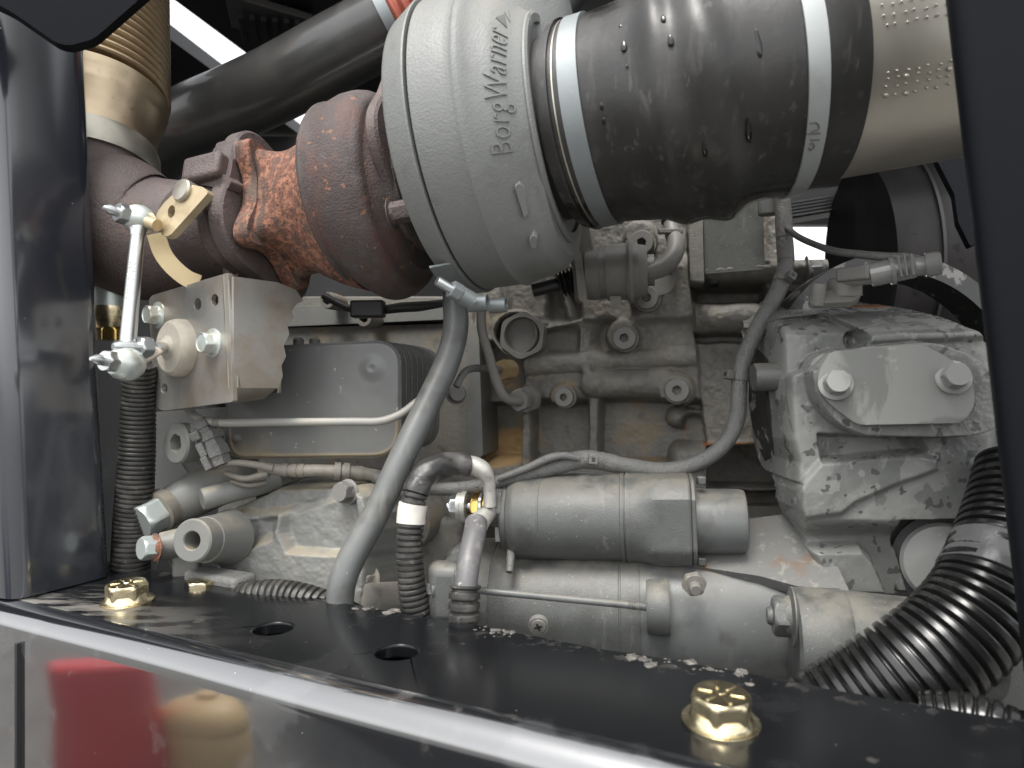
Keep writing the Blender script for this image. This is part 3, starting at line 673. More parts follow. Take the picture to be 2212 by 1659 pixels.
for i in range(15):
    k = 0 if i % 2 == 0 else -1.2
    o2 = [(u + (690 - u) * .0035 * (1 if i % 2 else 0), v + (862 - v) * .004 * (1 if i % 2 else 0)) for u, v in ol]
    prism("cooler_plate", o2, CP, .0, .0063, M['cool'], oc, .0016, back=i * .0066, seg=2)
lathe("pipe_spigot", [(0, .0003), (0, .011), (.012, .011), (.012, .0125), (.02, .0125), (.02, .0003)], CP.at(462, 880, -.02), (0, 0, 1), M['grey'], oc, 24)
for u in (680, 645): lathe("weld_stud", [(-.004, .005), (.006, .005), (.008, .003), (.008, .0003)], CP.at(u, 748, -.03), (0, 0, 1), M['dustygrey'], oc, 20)

# ------------------------------------------------------------------ flywheel housing at the right
HN = unit([-.16, -1, .0]); HP = Plane(1900, 840, .50, HN)
fh = thing("flywheel_housing", "wet grey cast flywheel housing with inspection cover at the right", "flywheel housing", HP.at(1900, 1280, -.1))
pad = rpoly([(1735, 806), (1751, 772), (1798, 753), (1993, 741), (2072, 767), (2113, 804), (2140, 866), (2142, 897), (2119, 926), (2072, 941), (1857, 943), (1792, 914), (1749, 866)], 26)
XL = lambda v: np.interp(v, [585, 640, 690, 713, 953, 1040, 1046, 1100, 1195, 1268, 1300], [1690, 1688, 1662, 1664, 1676, 1700, 1710, 1714, 1748, 1780, 1790])
def housing(U, V_):
    U = U + nz(U, V_, 60, 21) * 2; V_ = V_ + nz(U, V_, 60, 22) * 2
    h = np.zeros(U.shape)
    top = np.clip((722 - V_) / 100, 0, 2); h = h - .105 * top ** 1.7
    h = h - .03 * np.clip((U - 2110) / 100, 0, 1) ** 2
    rec = d_poly(U, V_, [(1640, 688), (1800, 668), (1822, 676), (1838, 692), (1862, 712), (1874, 735), (1842, 752), (1790, 762), (1745, 800), (1640, 830)])
    h = h - .015 * sm(.5 - rec / 8)
    h = h - .012 * sm(.5 - d_disc(U, V_, 1857, 730, 19) / 7)
    h = up(h, d_cap(U, V_, 1868, 733, 2120, 722, 10), h + .005, 14)
    h = h + .021 * sm(.5 - (d_poly(U, V_, pad)) / 7)
    h = h - .014 * sm(.5 - d_poly(U, V_, [(1770, 940), (1985, 944), (2000, 972), (1960, 978), (1778, 996)]) / 14)
    h = h + .0045 * sm(.5 - d_poly(U, V_, [(1770, 998), (1985, 980), (2020, 992), (2022, 1014), (1930, 1048), (1850, 1082), (1815, 1110), (1730, 1120), (1722, 1052)]) / 16)
    h = h - .020 * sm((V_ - 1120) / 55) * (U < 1960) + .018 * sm(.5 - d_poly(U, V_, [(1752, 1190), (1868, 1190), (1892, 1215), (1925, 1290), (1760, 1290)]) / 20)
    h = put(h, d_poly(U, V_, [(1948, 1127), (2150, 1124), (2190, 1300), (1960, 1300)]), -.05, 9)
    h = put(h, d_poly(U, V_, [(1918, 1200), (1960, 1190), (1990, 1300), (1960, 1300)]), -.02, 14)
    h = h - .085 * sm((XL(V_) + np.interp(V_, [1000, 1060], [52, 26]) - U) / 52) ** 1.7
    h = h + .0004 * nz(U, V_, 22, 25)
    rust = .9 * sm(.5 - d_box(U, V_, 1900, 2010, 625, 640, 6) / 18) + .0 * U
    return h, rust
casting("housing_casting", HP, 0, 1630, 2216, 590, 1300, 2.0, housing, M['wet'], fh, mask=lambda U, V_: (U > XL(V_) - 8) & ((V_ > 738) | (U < 1992 + (V_ - 604) * 1.02)), attrs=("rust",))
co = rpoly([(1794, 759), (1990, 744), (2044, 769), (2099, 811), (2107, 878), (2076, 914), (1853, 918), (1798, 878), (1767, 843), (1767, 804)], [14, 14, 24, 24, 20, 14, 16, 24, 18, 22])
cov = prism("inspection_cover", co, HP, .0262, .010, M['cover'], fh, .0014)
for u, v, nm in ((1805, 829, "cover bolt at the left end of the inspection cover"), (2059, 815, "cover bolt at the right end of the inspection cover")):
    bolt(HP.at(u, v, .0265), unit([-.22, -1, .22]), .0086, .0080, M['cover'], fh, "cover_bolt", nm, 1.32, rot=.5)
lathe("hanger_boss", [(0, .0003), (0, .0098), (.0015, .0108), (.05, .0112), (.05, .0003)], HP.at(1627, 815, -.03), unit([1, -.05, .02]), M['grey'], fh, 36)
# lower flange with the starter bolt
prism("starter_shelf", rpoly([(1494, 1222), (1498, 1150), (1604, 1122), (1716, 1108), (1790, 1180), (1835, 1278), (1722, 1266), (1640, 1244), (1560, 1232)], 5), Plane(1640, 1180, .535, (-.2, -.55, .83)), 0, .010, mat('rusty_shelf_paint', (.125, .125, .119), .5, layers=[dict(scale=28, lo=.52, hi=.64, col=(.14, .085, .05), amt=.75, detail=7), dict(scale=130, lo=.55, hi=.7, col=(.24, .23, .2), amt=.6)], bump=[(300, .3, 4)]), fh, .002)
O = P(1722, 1384, .49); ax = unit([1, -.22, .0])
lathe("mount_flange", [(-.004, .0003), (-.004, .034), (-.002, .036), (.028, .037), (.030, .036), (.030, .0003)], O, ax, M['grey'], fh, 56)
lathe("housing_nose", [(.028, .034), (.031, .036), (.09, .033), (.12, .028), (.12, .0003)], O, ax, M['grey'], fh, 48)
bolt(P(1712, 1332, .462), -ax, .0135, .010, M['grey'], fh, "starter_bolt", "starter flange bolt with washer under the wet housing", 1.42, rot=.1)
lathe("stud_end", [(0, .0003), (0, .0062), (.010, .0062), (.012, .005), (.012, .0003)], P(1698, 1332, .4655), -ax, M['grey'], fh, 24)
O = P(2040, 1215, .505)
lathe("round_cover", [(-.01, .0003), (-.01, .0285), (.004, .0285), (.007, .026), (.008, .0003)], O, unit([-.5, -1, .12]), M['cover'], fh, 56)
lathe("seal_ring", [(-.012, .027), (-.012, .0335), (-.002, .0335), (-.002, .027)], O, unit([-.5, -1, .12]), M['sat'], fh, 56, closed=True)
prism("right_web", rpoly([(1960, 1330), (2230, 1260), (2240, 1640), (2000, 1640)], 4), HP, -.05, .02, M['grey'], fh, .004)
# starter ring guard behind the housing
gr = thing("coupling_guard", "black curved guard plate with chipped paint behind the wet housing", "guard", P(2080, 660, .62))
lathe("guard_rim", [(0, .103), (0, .119), (.03, .119), (.03, .103)], P(1905, 862, .60), unit([.12, -1, .1]), mat('chipped_black_paint', (.02, .02, .02), .3, layers=[dict(scale=60, lo=.55, hi=.62, col=(.35, .34, .32), amt=.6, detail=8)], bump=[(200, .4, 4)]), gr, 80, closed=True)
# ------------------------------------------------------------------ turbocharger, compressor side
TA = unit([1, -.30, .12]); T0 = V(-.0235, .55, .1842 + H)
TP = Path([T0, T0 + TA * .1])
tb = thing("turbocharger", "large turbocharger with grey compressor housing and rusty turbine housing", "turbocharger", T0 - V(0, 0, .12))
_c, _T, _N = TP.ev(np.array([0.0])); TNv = _N[0]; TBv = np.cross(TA, TNv)
UPS = 1 if TBv[2] > 0 else -1
def tang(th): return th * UPS                # angle, 0 towards the viewer, up positive
def rbase(s, phi):
    a = np.interp(s, [-.012, .004, .0165, .0195, .0225, .028, .034, .040, .046, .052, .0587], [.1085, .1088, .1085, .1100, .1085, .1035, .1000, .0970, .0925, .0865, .0815])
    b = np.interp(s, [-.012, .004, .0165, .0195, .0225, .030, .040, .050, .058, .064, .068], [.1085, .1088, .1090, .1105, .1090, .1070, .1060, .1030, .095, .082, .070])
    k = sm((-phi - .55) / .8)                # the scroll is fatter underneath
    return a * (1 - k) + b * k
def comp_r(q, th, r):
    phi = ((th * UPS + np.pi) % (2 * np.pi)) - np.pi
    R = rbase(q, phi)
    return np.where(r > .09, R, r)
sv = np.concatenate([np.linspace(-.012, .0165, 8), np.linspace(.0175, .0225, 8), np.linspace(.025, .0585, 16)])
comp = sweep("compressor_housing", TP, [(-.012, .05), (-.012, .1055)] + [(s, .1) for s in sv], M['greyclean'], tb, 160, comp_r, True, 28)
lathe("inlet_lip", [(.052, .074), (.0585, .0835), (.0600, .0835), (.0615, .0815), (.0612, .0760), (.056, .0745), (.056, .06), (.052, .06)], T0, TA, M['greyclean'], comp, 120, closed=True, angle=40)
lathe("inlet_neck", [(.045, .066), (.085, .0655), (.085, .05), (.045, .05)], T0, TA, M['neck'], comp, 80, closed=True)
lathe("backplate_ring", [(-.0345, .05), (-.0345, .099), (-.0338, .1010), (-.0318, .1022), (-.0165, .1102), (-.0150, .1108), (-.0140, .1104), (-.0138, .1060), (-.0138, .05)], T0, TA, M['greyclean'], tb, 160, angle=40)
def oncomp(u, v):
    """point of the compressor surface seen at (u,v): returns s, phi"""
    s = np.linspace(-.012, .0587, 300)[:, None]; ph = np.linspace(-1.5, 1.2, 500)[None, :]
    R = rbase(s, ph + 0 * s)
    X = T0 + TA * s[..., None] + R[..., None] * (np.cos(ph)[..., None] * TNv + np.sin(ph)[..., None] * TBv * UPS)
    uu, vv = proj(X); k = np.argmin((uu - u) ** 2 + (vv - v) ** 2); i, j = np.unravel_index(k, uu.shape)
    return float(s[i, 0]), float(ph[0, j])
def compt(s, ph, dr=0.0):
    R = rbase(np.asarray(s), np.asarray(ph)) + dr
    s, ph, R = np.broadcast_arrays(s, ph, R)
    return T0 + TA * s[..., None] + R[..., None] * (np.cos(ph)[..., None] * TNv + np.sin(ph)[..., None] * TBv * UPS)
# raised cast lettering running up the housing
sA, pA = oncomp(1100, 330); sB, pB = oncomp(1088, 66)
fc = bpy.data.curves.new("lettering", 'FONT'); fc.body = "BorgWarner"; fc.size = 1; fc.extrude = .05; fc.shear = .18; fc.space_character = 1.06; fc.resolution_u = 3; fc.offset = -.010
fo = bpy.data.objects.new("tmp", fc); S.collection.objects.link(fo)
dg = bpy.context.evaluated_depsgraph_get(); me = bpy.data.meshes.new_from_object(fo.evaluated_get(dg)); bpy.data.objects.remove(fo)
bm = bmesh.new(); bm.from_mesh(me); bmesh.ops.triangulate(bm, faces=bm.faces[:]); 
bmesh.ops.subdivide_edges(bm, edges=[e for e in bm.edges if e.calc_length() > .12], cuts=2); bm.to_mesh(me); bm.free()
co_ = np.array([v.co for v in me.vertices]); x0, x1 = co_[:, 0].min(), co_[:, 0].max()
tx = (co_[:, 0] - x0) / (x1 - x0); hgt = .0185
ss_ = sA + (sB - sA) * tx - (co_[:, 1] - .15) * hgt; ph_ = pA + (pB - pA) * tx
X = compt(ss_, ph_, (co_[:, 2] + .05) * .014 - .0002)
for v_, x in zip(me.vertices, X): v_.co = x
me.name = "lettering"; recalc(me); me.polygons.foreach_set("use_smooth", [False] * len(me.polygons))
link("lettering", me, M['greyclean'], comp)
# arrow mark above the lettering and two cast ribs below
def patch(name, pts, dr, m, parent):
    sp = [oncomp(*p) for p in pts]; n = len(sp)
    a = [compt(s, p, dr) for s, p in sp]; b = [compt(s, p, -.001) for s, p in sp]
    me = tri_mesh(name, a + b, [list(range(n))] + [[i, n + i, n + (i + 1) % n, (i + 1) % n] for i in range(n)], False); recalc(me)
    return bevel(link(name, me, m, parent), .0004, 2)
patch("arrow_mark", [(1072, 40), (1090, 33), (1096, 62)], .0012, mat('worn_dark_mark', (.09, .095, .09), .5), comp)
patch("arrow_mark", [(1091, 28), (1099, 22), (1103, 50)], .0012, M['greyclean'], comp)
patch("cast_rib", [(1113, 398), (1122, 390), (1132, 398), (1144, 452), (1133, 464)], .004, M['greyclean'], comp)
patch("cast_rib", [(1144, 508), (1152, 496), (1162, 502), (1160, 522), (1148, 526)], .005, M['greyclean'], comp)
# outlet rising from the housing
o0 = T0 + TA * .018
tubeP = Path([o0 + V(.0, .02, .055), o0 + V(.004, .015, .12), o0 + V(.008, .01, .30)])
sweep("outlet_pipe", tubeP, [(0, .001), (0, .058), (.05, .052), (.075, .0455), (.26, .0445), (.26, .001)], M['greyclean'], comp, 64)
# v-band on the ring with its T-bolt
def ringpt(s, ph, r): return T0 + TA * s + r * (math.cos(ph) * TNv + math.sin(ph) * TBv * UPS)
def ringarc(name, s0, s1, r, p0, p1, t, m, parent, n=30):
    vs = []
    for i in range(n):
        ph = p0 + (p1 - p0) * i / (n - 1)
        for (s, rr) in ((s0, r), (s0, r + t), (s1, r + t + .0085 * 0), (s1, r)): vs.append(ringpt(s, ph, rr))
    fs = [(i * 4 + j, i * 4 + (j + 1) % 4, i * 4 + 4 + (j + 1) % 4, i * 4 + 4 + j) for i in range(n - 1) for j in range(4)] + [(0, 1, 2, 3), tuple(range(4 * n - 4, 4 * n))]
    me = tri_mesh(name, vs, fs, True, 40); recalc(me); return link(name, me, m, parent)
best = min(np.linspace(-1.6, .2, 400), key=lambda p: np.hypot(*(np.array(proj(ringpt(-.024, p, .108))) - V(965, 562))))
bend = min(np.linspace(-2.2, -.6, 400), key=lambda p: np.hypot(*(np.array(proj(ringpt(-.024, p, .110))) - V(1030, 648))))
vb = ringarc("v_band", -.0335, -.0165, .1085, best, bend, .0018, M['zincband'], tb)
kp = P(1036, 655, .50)
sweep("clamp_loop", Path([kp - AX * .008, kp + AX * .006]), [(0, .0045), (0, .0060), (.014, .0060), (.014, .0045)], M['zincband'], vb, 24, closed=True)
kp2 = P(1068, 660, .515)
sweep("clamp_loop", Path([kp2 - AX * .004, kp2 + AX * .009]), [(0, .0042), (0, .0056), (.013, .0056), (.013, .0042)], M['zincband'], vb, 24, closed=True)
b0, b1 = P(944, 606, .475), P(1012, 646, .487)
bd = unit(b1 - b0)
tbolt = lathe("clamp_bolt", [(0, .0002), (0, .0030), (.0008, .0034), (.030, .0034), (.030, .0002)], b0, bd, M['zinc'], vb, 20)
hexhead("clamp_nut", b0 + bd * .0115, bd, .0066, .008, M['zincband'], tbolt)
lathe("clamp_trunnion", [(0, .0002), (0, .0062), (.009, .0062), (.009, .0002)], b0 + bd * .0195, bd, M['zincband'], tbolt, 24)

# ------------------------------------------------------------------ turbine side
C2 = T0 + TA * .010 + V(0, 0, -.0165)
def turb_r(q, th, r):
    phi = ((th * UPS + np.pi) % (2 * np.pi)) - np.pi
    k = sm((-phi - .1) / 1.6); return np.where(r > .055, r + .012 * k * sm((q + .128) / .03), r)
tp = [(s, r * .95) for s, r in [(-.130, .05), (-.130, .0735), (-.1285, .0772), (-.126, .079), (-.1235, .0790), (-.1215, .0775), (-.115, .0790), (-.105, .0815), (-.095, .0815), (-.088, .0795), (-.082, .0755), (-.0795, .0725), (-.0785, .0665), (-.072, .0600), (-.065, .0570), (-.060, .0555), (-.060, .03)]]
tp = tp[:6] + [(s, np.interp(s, [p[0] for p in tp], [p[1] for p in tp])) for s in list(np.linspace(-.119, -.083, 14)) + [-.0820, -.0797, -.0793, -.0786, -.0783, -.075, -.071, -.067, -.063, -.061]] + tp[-1:]
turb = sweep("turbine_housing", Path([C2, C2 + TA * .1]), tp, M['turbine'], tb, 128, turb_r, True, 32)
def flg(q, th, r):
    return np.where(r > .05, r + .0045 * np.cos(5 * th + .6), r)
sweep("bearing_flange", TP, [(-.064, .03), (-.064, .0645), (-.062, .0665), (-.056, .0665), (-.054, .0645), (-.054, .03)], M['cast'], tb, 96, flg)
lathe("bearing_core", [(-.065, .045), (-.033, .05), (-.033, .01), (-.065, .01)], T0, TA, M['cast'], tb, 48, closed=True)
O = P(846, 462, .512)
bolt(O, unit([1, -.25, .13]), .0085, .03, M['cast'], tb, "flange_bolt", None, 1.35)
# throat between turbine and flap housing: lobed flange and a flaring neck
def lobes(phi):
    lob = 0
    for c, wd, a in ((.82, .24, .0215), (-.45, .27, .0235), (-1.65, .3, .02), (2.2, .3, .02), (3.6, .3, .02)):
        d = ((phi - c + np.pi) % (2 * np.pi)) - np.pi; lob = lob + a * np.exp(-(d / wd) ** 2)
    return lob
def flange_f(q, th, r):
    return np.where(r > .03, r + lobes(th * UPS), r)
def throat(q, th, r):
    phi = ((th * UPS + np.pi) % (2 * np.pi)) - np.pi
    e = sm((-.160 - q) / .03)
    low = sm((-phi - .35) / 1.2) * sm((q + .185) / .05) * .013
    return np.where(r > .03, r + lobes(phi) * e * .72 + low, r)
THP = Path([C2 + V(0, 0, -.002), C2 + TA * .1 + V(0, 0, -.002)])
sweep("throat_flange", THP, [(-.197, .01), (-.197, .0440), (-.1955, .0458), (-.186, .0462), (-.183, .0452), (-.183, .02)], M['rust'], tb, 144, flange_f, True, 40)
ts = np.linspace(-.188, -.119, 34)
tr = np.interp(ts, [-.188, -.180, -.172, -.160, -.145, -.119], [.0430, .0450, .0470, .0500, .0540, .0640])
sweep("turbine_throat", THP, [(-.188, .01)] + list(zip(ts, tr)), M['rust'], tb, 128, throat, True, 40)
for (u, v, y) in ((590, 338, .585), (571, 489, .565)):
    lathe("stud_hole", [(0, .0002), (0, .0043), (.0012, .0043), (.0012, .0002)], P(u, v, y), unit([.62, -1, .2]), M['sat'], tb, 20)

# ------------------------------------------------------------------ exhaust flap valve and elbow
ev = thing("exhaust_flap_valve", "brown cast exhaust flap valve with tan lever arm beside the rusty throat", "valve", P(470, 560, .66))
def vflg(q, th, r):
    return np.where(r > .045, r + .006 * np.cos(4 * (th - .35)), r)
FC = Path([C2 + V(0, 0, -.004), C2 + TA * .1 + V(0, 0, -.004)])
sweep("flange_plate", FC, [(-.213, .02), (-.213, .0640), (-.2105, .0665), (-.2000, .0665), (-.1985, .0645), (-.1985, .02)], M['cast'], ev, 96, vflg)
sweep("flange_plate", FC, [(-.226, .02), (-.226, .0605), (-.224, .0620), (-.2165, .0620), (-.2145, .0605), (-.2145, .02)], M['cast'], ev, 96, vflg)
sweep("valve_body", FC, [(-.285, .04), (-.27, .0465), (-.25, .047), (-.225, .0475), (-.225, .02)], M['cast'], ev, 64)
for (u, v, y, a, b_) in ((452, 372, .56, .018, .011), (505, 342, .575, .012, .012)):
    box("cast_ear", P(u, v, y), TA * a, unit([0, .3, 1]) * b_, unit([.25, 1, -.2]) * .012, M['cast'], ev, .004)
prism("cast_web", rpoly([(424, 372), (470, 366), (500, 392), (490, 410), (452, 402), (424, 398)], 5), Plane(450, 385, .553, (-.4, -1, 0)), 0, .014, M['cast'], ev, .002)
prism("cast_rib", rpoly([(478, 340), (494, 332), (515, 600), (482, 600)], 6), Plane(495, 450, .585, (-.5, -1, 0)), 0, .02, M['cast'], ev, .004)
LP = Plane(400, 450, .525, (-.55, -1, .25))
lev = prism("lever_arm", rpoly([(337, 462), (352, 440), (398, 396), (440, 404), (450, 416), (368, 508), (352, 512), (338, 484)], [8, 10, 14, 12, 6, 6, 8, 8]), LP, 0, .006, M['lever'], ev, .001, holes=[ell(370, 457, 8, 14, 16, .2)])
lathe("lever_pivot", [(-.010, .0002), (-.010, .0088), (.002, .0092), (.0035, .0082), (.004, .0002)], LP.at(397, 413, .0), LP.n, M['bandsteel'], lev, 36)
lathe("shaft", [(-.05, .0002), (-.05, .006), (0, .006), (0, .0002)], LP.at(402, 415, 0), LP.n, M['cast'], lev, 24)
# coil spring behind the lever
c0, c1 = P(425, 455, .555), P(462, 438, .57); d_ = unit(c1 - c0); e1 = unit(np.cross(d_, [0, 1, 0])); e2 = np.cross(d_, e1)
sp = [c0 + (c1 - c0) * t + (.0095) * (math.cos(t * 6 * 2 * np.pi) * e1 + math.sin(t * 6 * 2 * np.pi) * e2) for t in np.linspace(0, 1, 110)]
sweep("spring", Path(sp, 330), [(q, .0012) for q in np.linspace(0, Path(sp, 330).L, 300)], M['sat'], ev, 8)

ex = thing("exhaust_elbow", "brown cast exhaust elbow under the ribbed steel flexible pipe at left", "exhaust", P(230, 600, .68))
bv = unit(P(170, 345, 1) - V(0, 0, H)); ber = unit(np.cross(bv, [0, 0, 1])); beu = np.cross(ber, bv)
bax = .52 * bv + .854 * (math.sin(.02) * ber + math.cos(.02) * beu)
bc = P(176, 378, .66)
EPt = Path([P(470, 512, .655), P(390, 520, .655), P(310, 512, .655), P(238, 476, .652), bc - bax * .045 + TA * .004, bc + bax * .001], 160)
sweep("elbow_casting", EPt, [(0, .001), (0, .052)] + [(q, np.interp(q / EPt.L, [0, .3, .6, .85, 1], [.052, .056, .063, .064, .0620])) for q in np.linspace(.001, EPt.L, 60)] + [(EPt.L, .001)], M['cast'], ex, 64)
# tan band round the pipe behind the lever
tanb = [P(337, 505, .565), P(352, 548, .567), P(375, 578, .57), P(405, 602, .575), P(430, 612, .58)]
tp_ = Path(tanb, 60); vs = []
for q in np.linspace(0, tp_.L, 24):
    c, T, N = tp_.ev(np.array([q])); wv = unit(np.cross(T[0], [0.3, -1, 0.1])) * .0068; nn = unit(V(.3, -1, .1)) * .0012
    vs += [c[0] - wv - nn, c[0] - wv + nn, c[0] + wv + nn, c[0] + wv - nn]
fs = [(i * 4 + j, i * 4 + (j + 1) % 4, i * 4 + 4 + (j + 1) % 4, i * 4 + 4 + j) for i in range(23) for j in range(4)]
me = tri_mesh("clamp_band", vs, fs, True, 40); recalc(me); link("clamp_band", me, mat('cream_band_steel', (.62, .50, .30), .4, .5), ex)
BA = Path([bc, bc + bax * .34])
bl_ = thing("flexible_exhaust_pipe", "heat tinted ribbed steel bellows with a clamp band at upper left", "exhaust pipe", P(196, 350, .615))
s1 = float(np.interp(0, [0], [0]))
Lb = BA.L
sweep("clamp_band", BA, [(0.0000, 0.0627), (0.0000, 0.0655), (0.0040, 0.0667), (0.0200, 0.0667), (0.0240, 0.0655), (0.0240, 0.0627)], M['bandsteel'], bl_, 96, closed=True)
sweep("collar", BA, [(0.0160, 0.0570), (0.0200, 0.0627), (0.0340, 0.0627), (0.0400, 0.0635), (0.0520, 0.0665), (0.0600, 0.0698), (0.0640, 0.0712), (0.0680, 0.0712), (0.0720, 0.0736), (0.0800, 0.0750), (0.0840, 0.0570)], M['bellows'], bl_, 96)
ss = np.linspace(.086, Lb - .001, int((Lb - .086) / .0085 * 12))
ph = ((ss - .086) / .0085) % 1
sweep("bellows", BA, [(s, (.0785 + .0042 * math.tanh(2.2 * math.sin(p * 2 * math.pi))) * .93) for s, p in zip(ss, ph)], M['bellows'], bl_, 96, angle=60)
# ------------------------------------------------------------------ intake hose, clamps and tube
hz = thing("intake_hose", "black rubber intake hose with water drops between two metal clamps", "hose", P(1480, 480, .47))
hp = Path([P(1172, 296, .540), P(1243, 279, .525), P(1340, 255, .512), P(1470, 226, .496), P(1580, 195, .487), P(1700, 172, .4815), P(1760, 163, .480), P(1830, 154, .479)], 240)
def hs_at(u):
    near = hp.c + hp.N * .076; uu, _ = proj(near); return float(np.interp(u, uu, hp.s))
def hs_c(u):
    uu, _ = proj(hp.c); return float(np.interp(u, uu, hp.s))
hk = [(1172, 206), (1196, 208), (1243, 212), (1300, 214), (1360, 222), (1420, 236), (1470, 257), (1510, 262), (1555, 250), (1600, 243), (1680, 243), (1740, 240), (1826, 236)]
hkS = [hs_c(u) for u, r in hk]; hkR = [r * np.interp(hs_c(u), hp.s, hp.c[:, 1]) / F for u, r in hk]
def hose_r(q): return np.interp(q, hkS, hkR)
def hose_rf(q, th, r):
    phi = ((th + np.pi) % (2 * np.pi)) - np.pi
    s1_ = hs_at(1300); s2_ = hs_at(1700)
    wob = np.clip((q - s1_) / .03, 0, 1) * np.clip((s2_ - q) / .03, 0, 1)
    r = r + .0035 * np.exp(-((q - hs_at(1418)) / .008) ** 2) - .0030 * np.exp(-((q - hs_at(1455)) / .007) ** 2) + .0022 * np.exp(-((q - hs_at(1530)) / .007) ** 2)
    return r + wob * (.0012 * np.sin(3 * th + q * 60) + .0008 * np.sin(7 * th - q * 90))
# smooth radius profile
from_s = np.linspace(hs_at(1152), hs_at(1806) + .017, 110)
rs_ = hose_r(from_s); ker = np.hanning(13); ker /= ker.sum(); rs_ = np.convolve(np.pad(rs_, 6, 'edge'), ker, 'valid')
hosem = sweep("hose_body", hp, [(from_s[0], rs_[0] - .006)] + list(zip(from_s, rs_)) + [(from_s[-1] + .001, rs_[-1] - .003), (from_s[-1] + .001, rs_[-1] - .010)], M['rubber'], hz, 128, hose_rf, False, 40)
def smooth_r(q): return np.interp(q, from_s, rs_)
c1 = ring("hose_clamp", hp, hs_at(1203), hs_at(1246), smooth_r, M['zincband'], hz, .0016, 128, "pale zinc clamp band at the left end of the hose")
ring("liner_edge", hp, hs_at(1174), hs_at(1179), smooth_r, M['rubber'], hz, .0022, 96)
ring("liner_edge", hp, hs_at(1188), hs_at(1191), smooth_r, M['bandsteel'], hz, .0005, 96)
c2 = ring("hose_clamp", hp, hs_at(1736), hs_at(1784), smooth_r, mat('grey_clamp_band', (.36, .38, .38), .5, .5, layers=[dict(scale=30, lo=.5, hi=.75, col=(.28, .30, .30), amt=.7)], bump=[(300, .05, 3)]), hz, .0018, 128, "grey clamp band with scratched 4 1/2 mark at the right end")
# scratched mark on the right clamp
def hosept(s, th, dr):
    c, T, N = hp.ev(np.array([s])); B = np.cross(T[0], N[0]); sg = 1 if B[2] > 0 else -1
    return c[0] + (smooth_r(s) + dr) * (math.cos(th) * N[0] + sg * math.sin(th) * B)
_gs, _gt = np.meshgrid(np.linspace(from_s[0], from_s[-1], 160), np.linspace(-1.3, 1.4, 200), indexing='ij')
_c, _T, _N = hp.ev(_gs[:, 0]); _B = np.cross(_T, _N); _B *= np.where(_B[:, 2:3] > 0, 1, -1)
_X = _c[:, None] + smooth_r(_gs)[..., None] * (np.cos(_gt)[..., None] * _N[:, None] + np.sin(_gt)[..., None] * _B[:, None])
_U, _W = proj(_X)
def onhose(u, v):
    k = np.argmin((_U - u) ** 2 + (_W - v) ** 2); return float(_gs.flat[k]), float(_gt.flat[k])
scr = mat('dark_scratch', (.10, .10, .10), .6)
for st in ([(1748, 265), (1762, 262), (1766, 276), (1750, 281)], [(1742, 288), (1768, 284)], [(1746, 299), (1766, 297)], [(1745, 309), (1752, 306), (1757, 314), (1748, 321), (1745, 316)]):
    q = [hosept(*onhose(*p), .0022) for p in st]
    pth = Path(q, 20); sweep("scratch_mark", pth, [(x, .00045) for x in np.linspace(0, pth.L, 14)], scr, c2, 6)
# water on the hose
for (u, v, w_, h_) in ((1347, 98, 9, 14), (1404, 70, 8, 10), (1408, 38, 5, 6), (1450, 85, 9, 14), (1430, 40, 8, 10), (1401, 285, 11, 38), (1637, 95, 10, 32), (1527, 180, 7, 14), (1617, 280, 10, 30), (1524, 322, 8, 20), (1340, 55, 4, 5), (1300, 230, 5, 9), (1305, 262, 5, 8), (1500, 22, 5, 12), (1386, 130, 3, 5), (1352, 142, 3, 4)):
    s, th = onhose(u, v); c = hosept(s, th, 0); nrm = unit(hosept(s, th, .01) - c); td = unit(hosept(s, th - .02, 0) - c); ax_ = np.cross(td, nrm)
    k = c[1] / F; bm = bmesh.new(); bmesh.ops.create_uvsphere(bm, u_segments=16, v_segments=10, radius=1)
    for vx in bm.verts:
        x, y, z = vx.co; tear = 1 - .55 * (1 - y) / 2 if h_ > 9 else 1
        p = c + ax_ * x * w_ * k * tear * 1.0 - td * (-y) * h_ * k + nrm * z * w_ * k * .42 * (.55 + .45 * (1 + y) / 2)
        vx.co = p
    me = bpy.data.meshes.new("water_drop"); bm.to_mesh(me); bm.free(); me.polygons.foreach_set("use_smooth", [True] * len(me.polygons)); recalc(me)
    link("water_drop", me, M['water'], hz)
it = thing("intake_tube", "beige metal intake tube at upper right with rows of small dents", "pipe", P(1900, 350, .45))
ip = Path([P(1770, 162, .480), P(1900, 139, .4785), P(2075, 107, .478), P(2300, 66, .478)], 120)
def ir(q): return np.interp(q, [0, ip.L], [.0715, .0720])
sweep("tube_wall", ip, [(q, ir(q) - .001) for q in np.linspace(0, ip.L, 60)], M['alutube'], it, 128, caps=False)
rr = np.random.default_rng(4)
bm = bmesh.new()
for row, th0 in enumerate((-.05, .03, .12, -.42, -.47, -.53, -.60)):
    for k in range(14):
        q = .010 + k * .0058 + rr.uniform(-.0008, .0008); th = th0 + .0 + rr.uniform(-.008, .008)
        if q > ip.L - .01: continue
        c, T, N = ip.ev(np.array([q])); B = np.cross(T[0], N[0]); sg = 1 if B[2] > 0 else -1; nn = math.cos(th) * N[0] + sg * math.sin(th) * B
        big = rr.random() < .12
        bmesh.ops.create_icosphere(bm, subdivisions=1, radius=.0016 if big else .0009, matrix=Matrix.Translation(Vector(c[0] + nn * (ir(q) - .0002))))
me = bpy.data.meshes.new("pimples"); bm.to_mesh(me); bm.free(); me.polygons.foreach_set("use_smooth", [True] * len(me.polygons))
o = link("pimples", me, M['alutube'], it); o['kind'] = 'stuff'

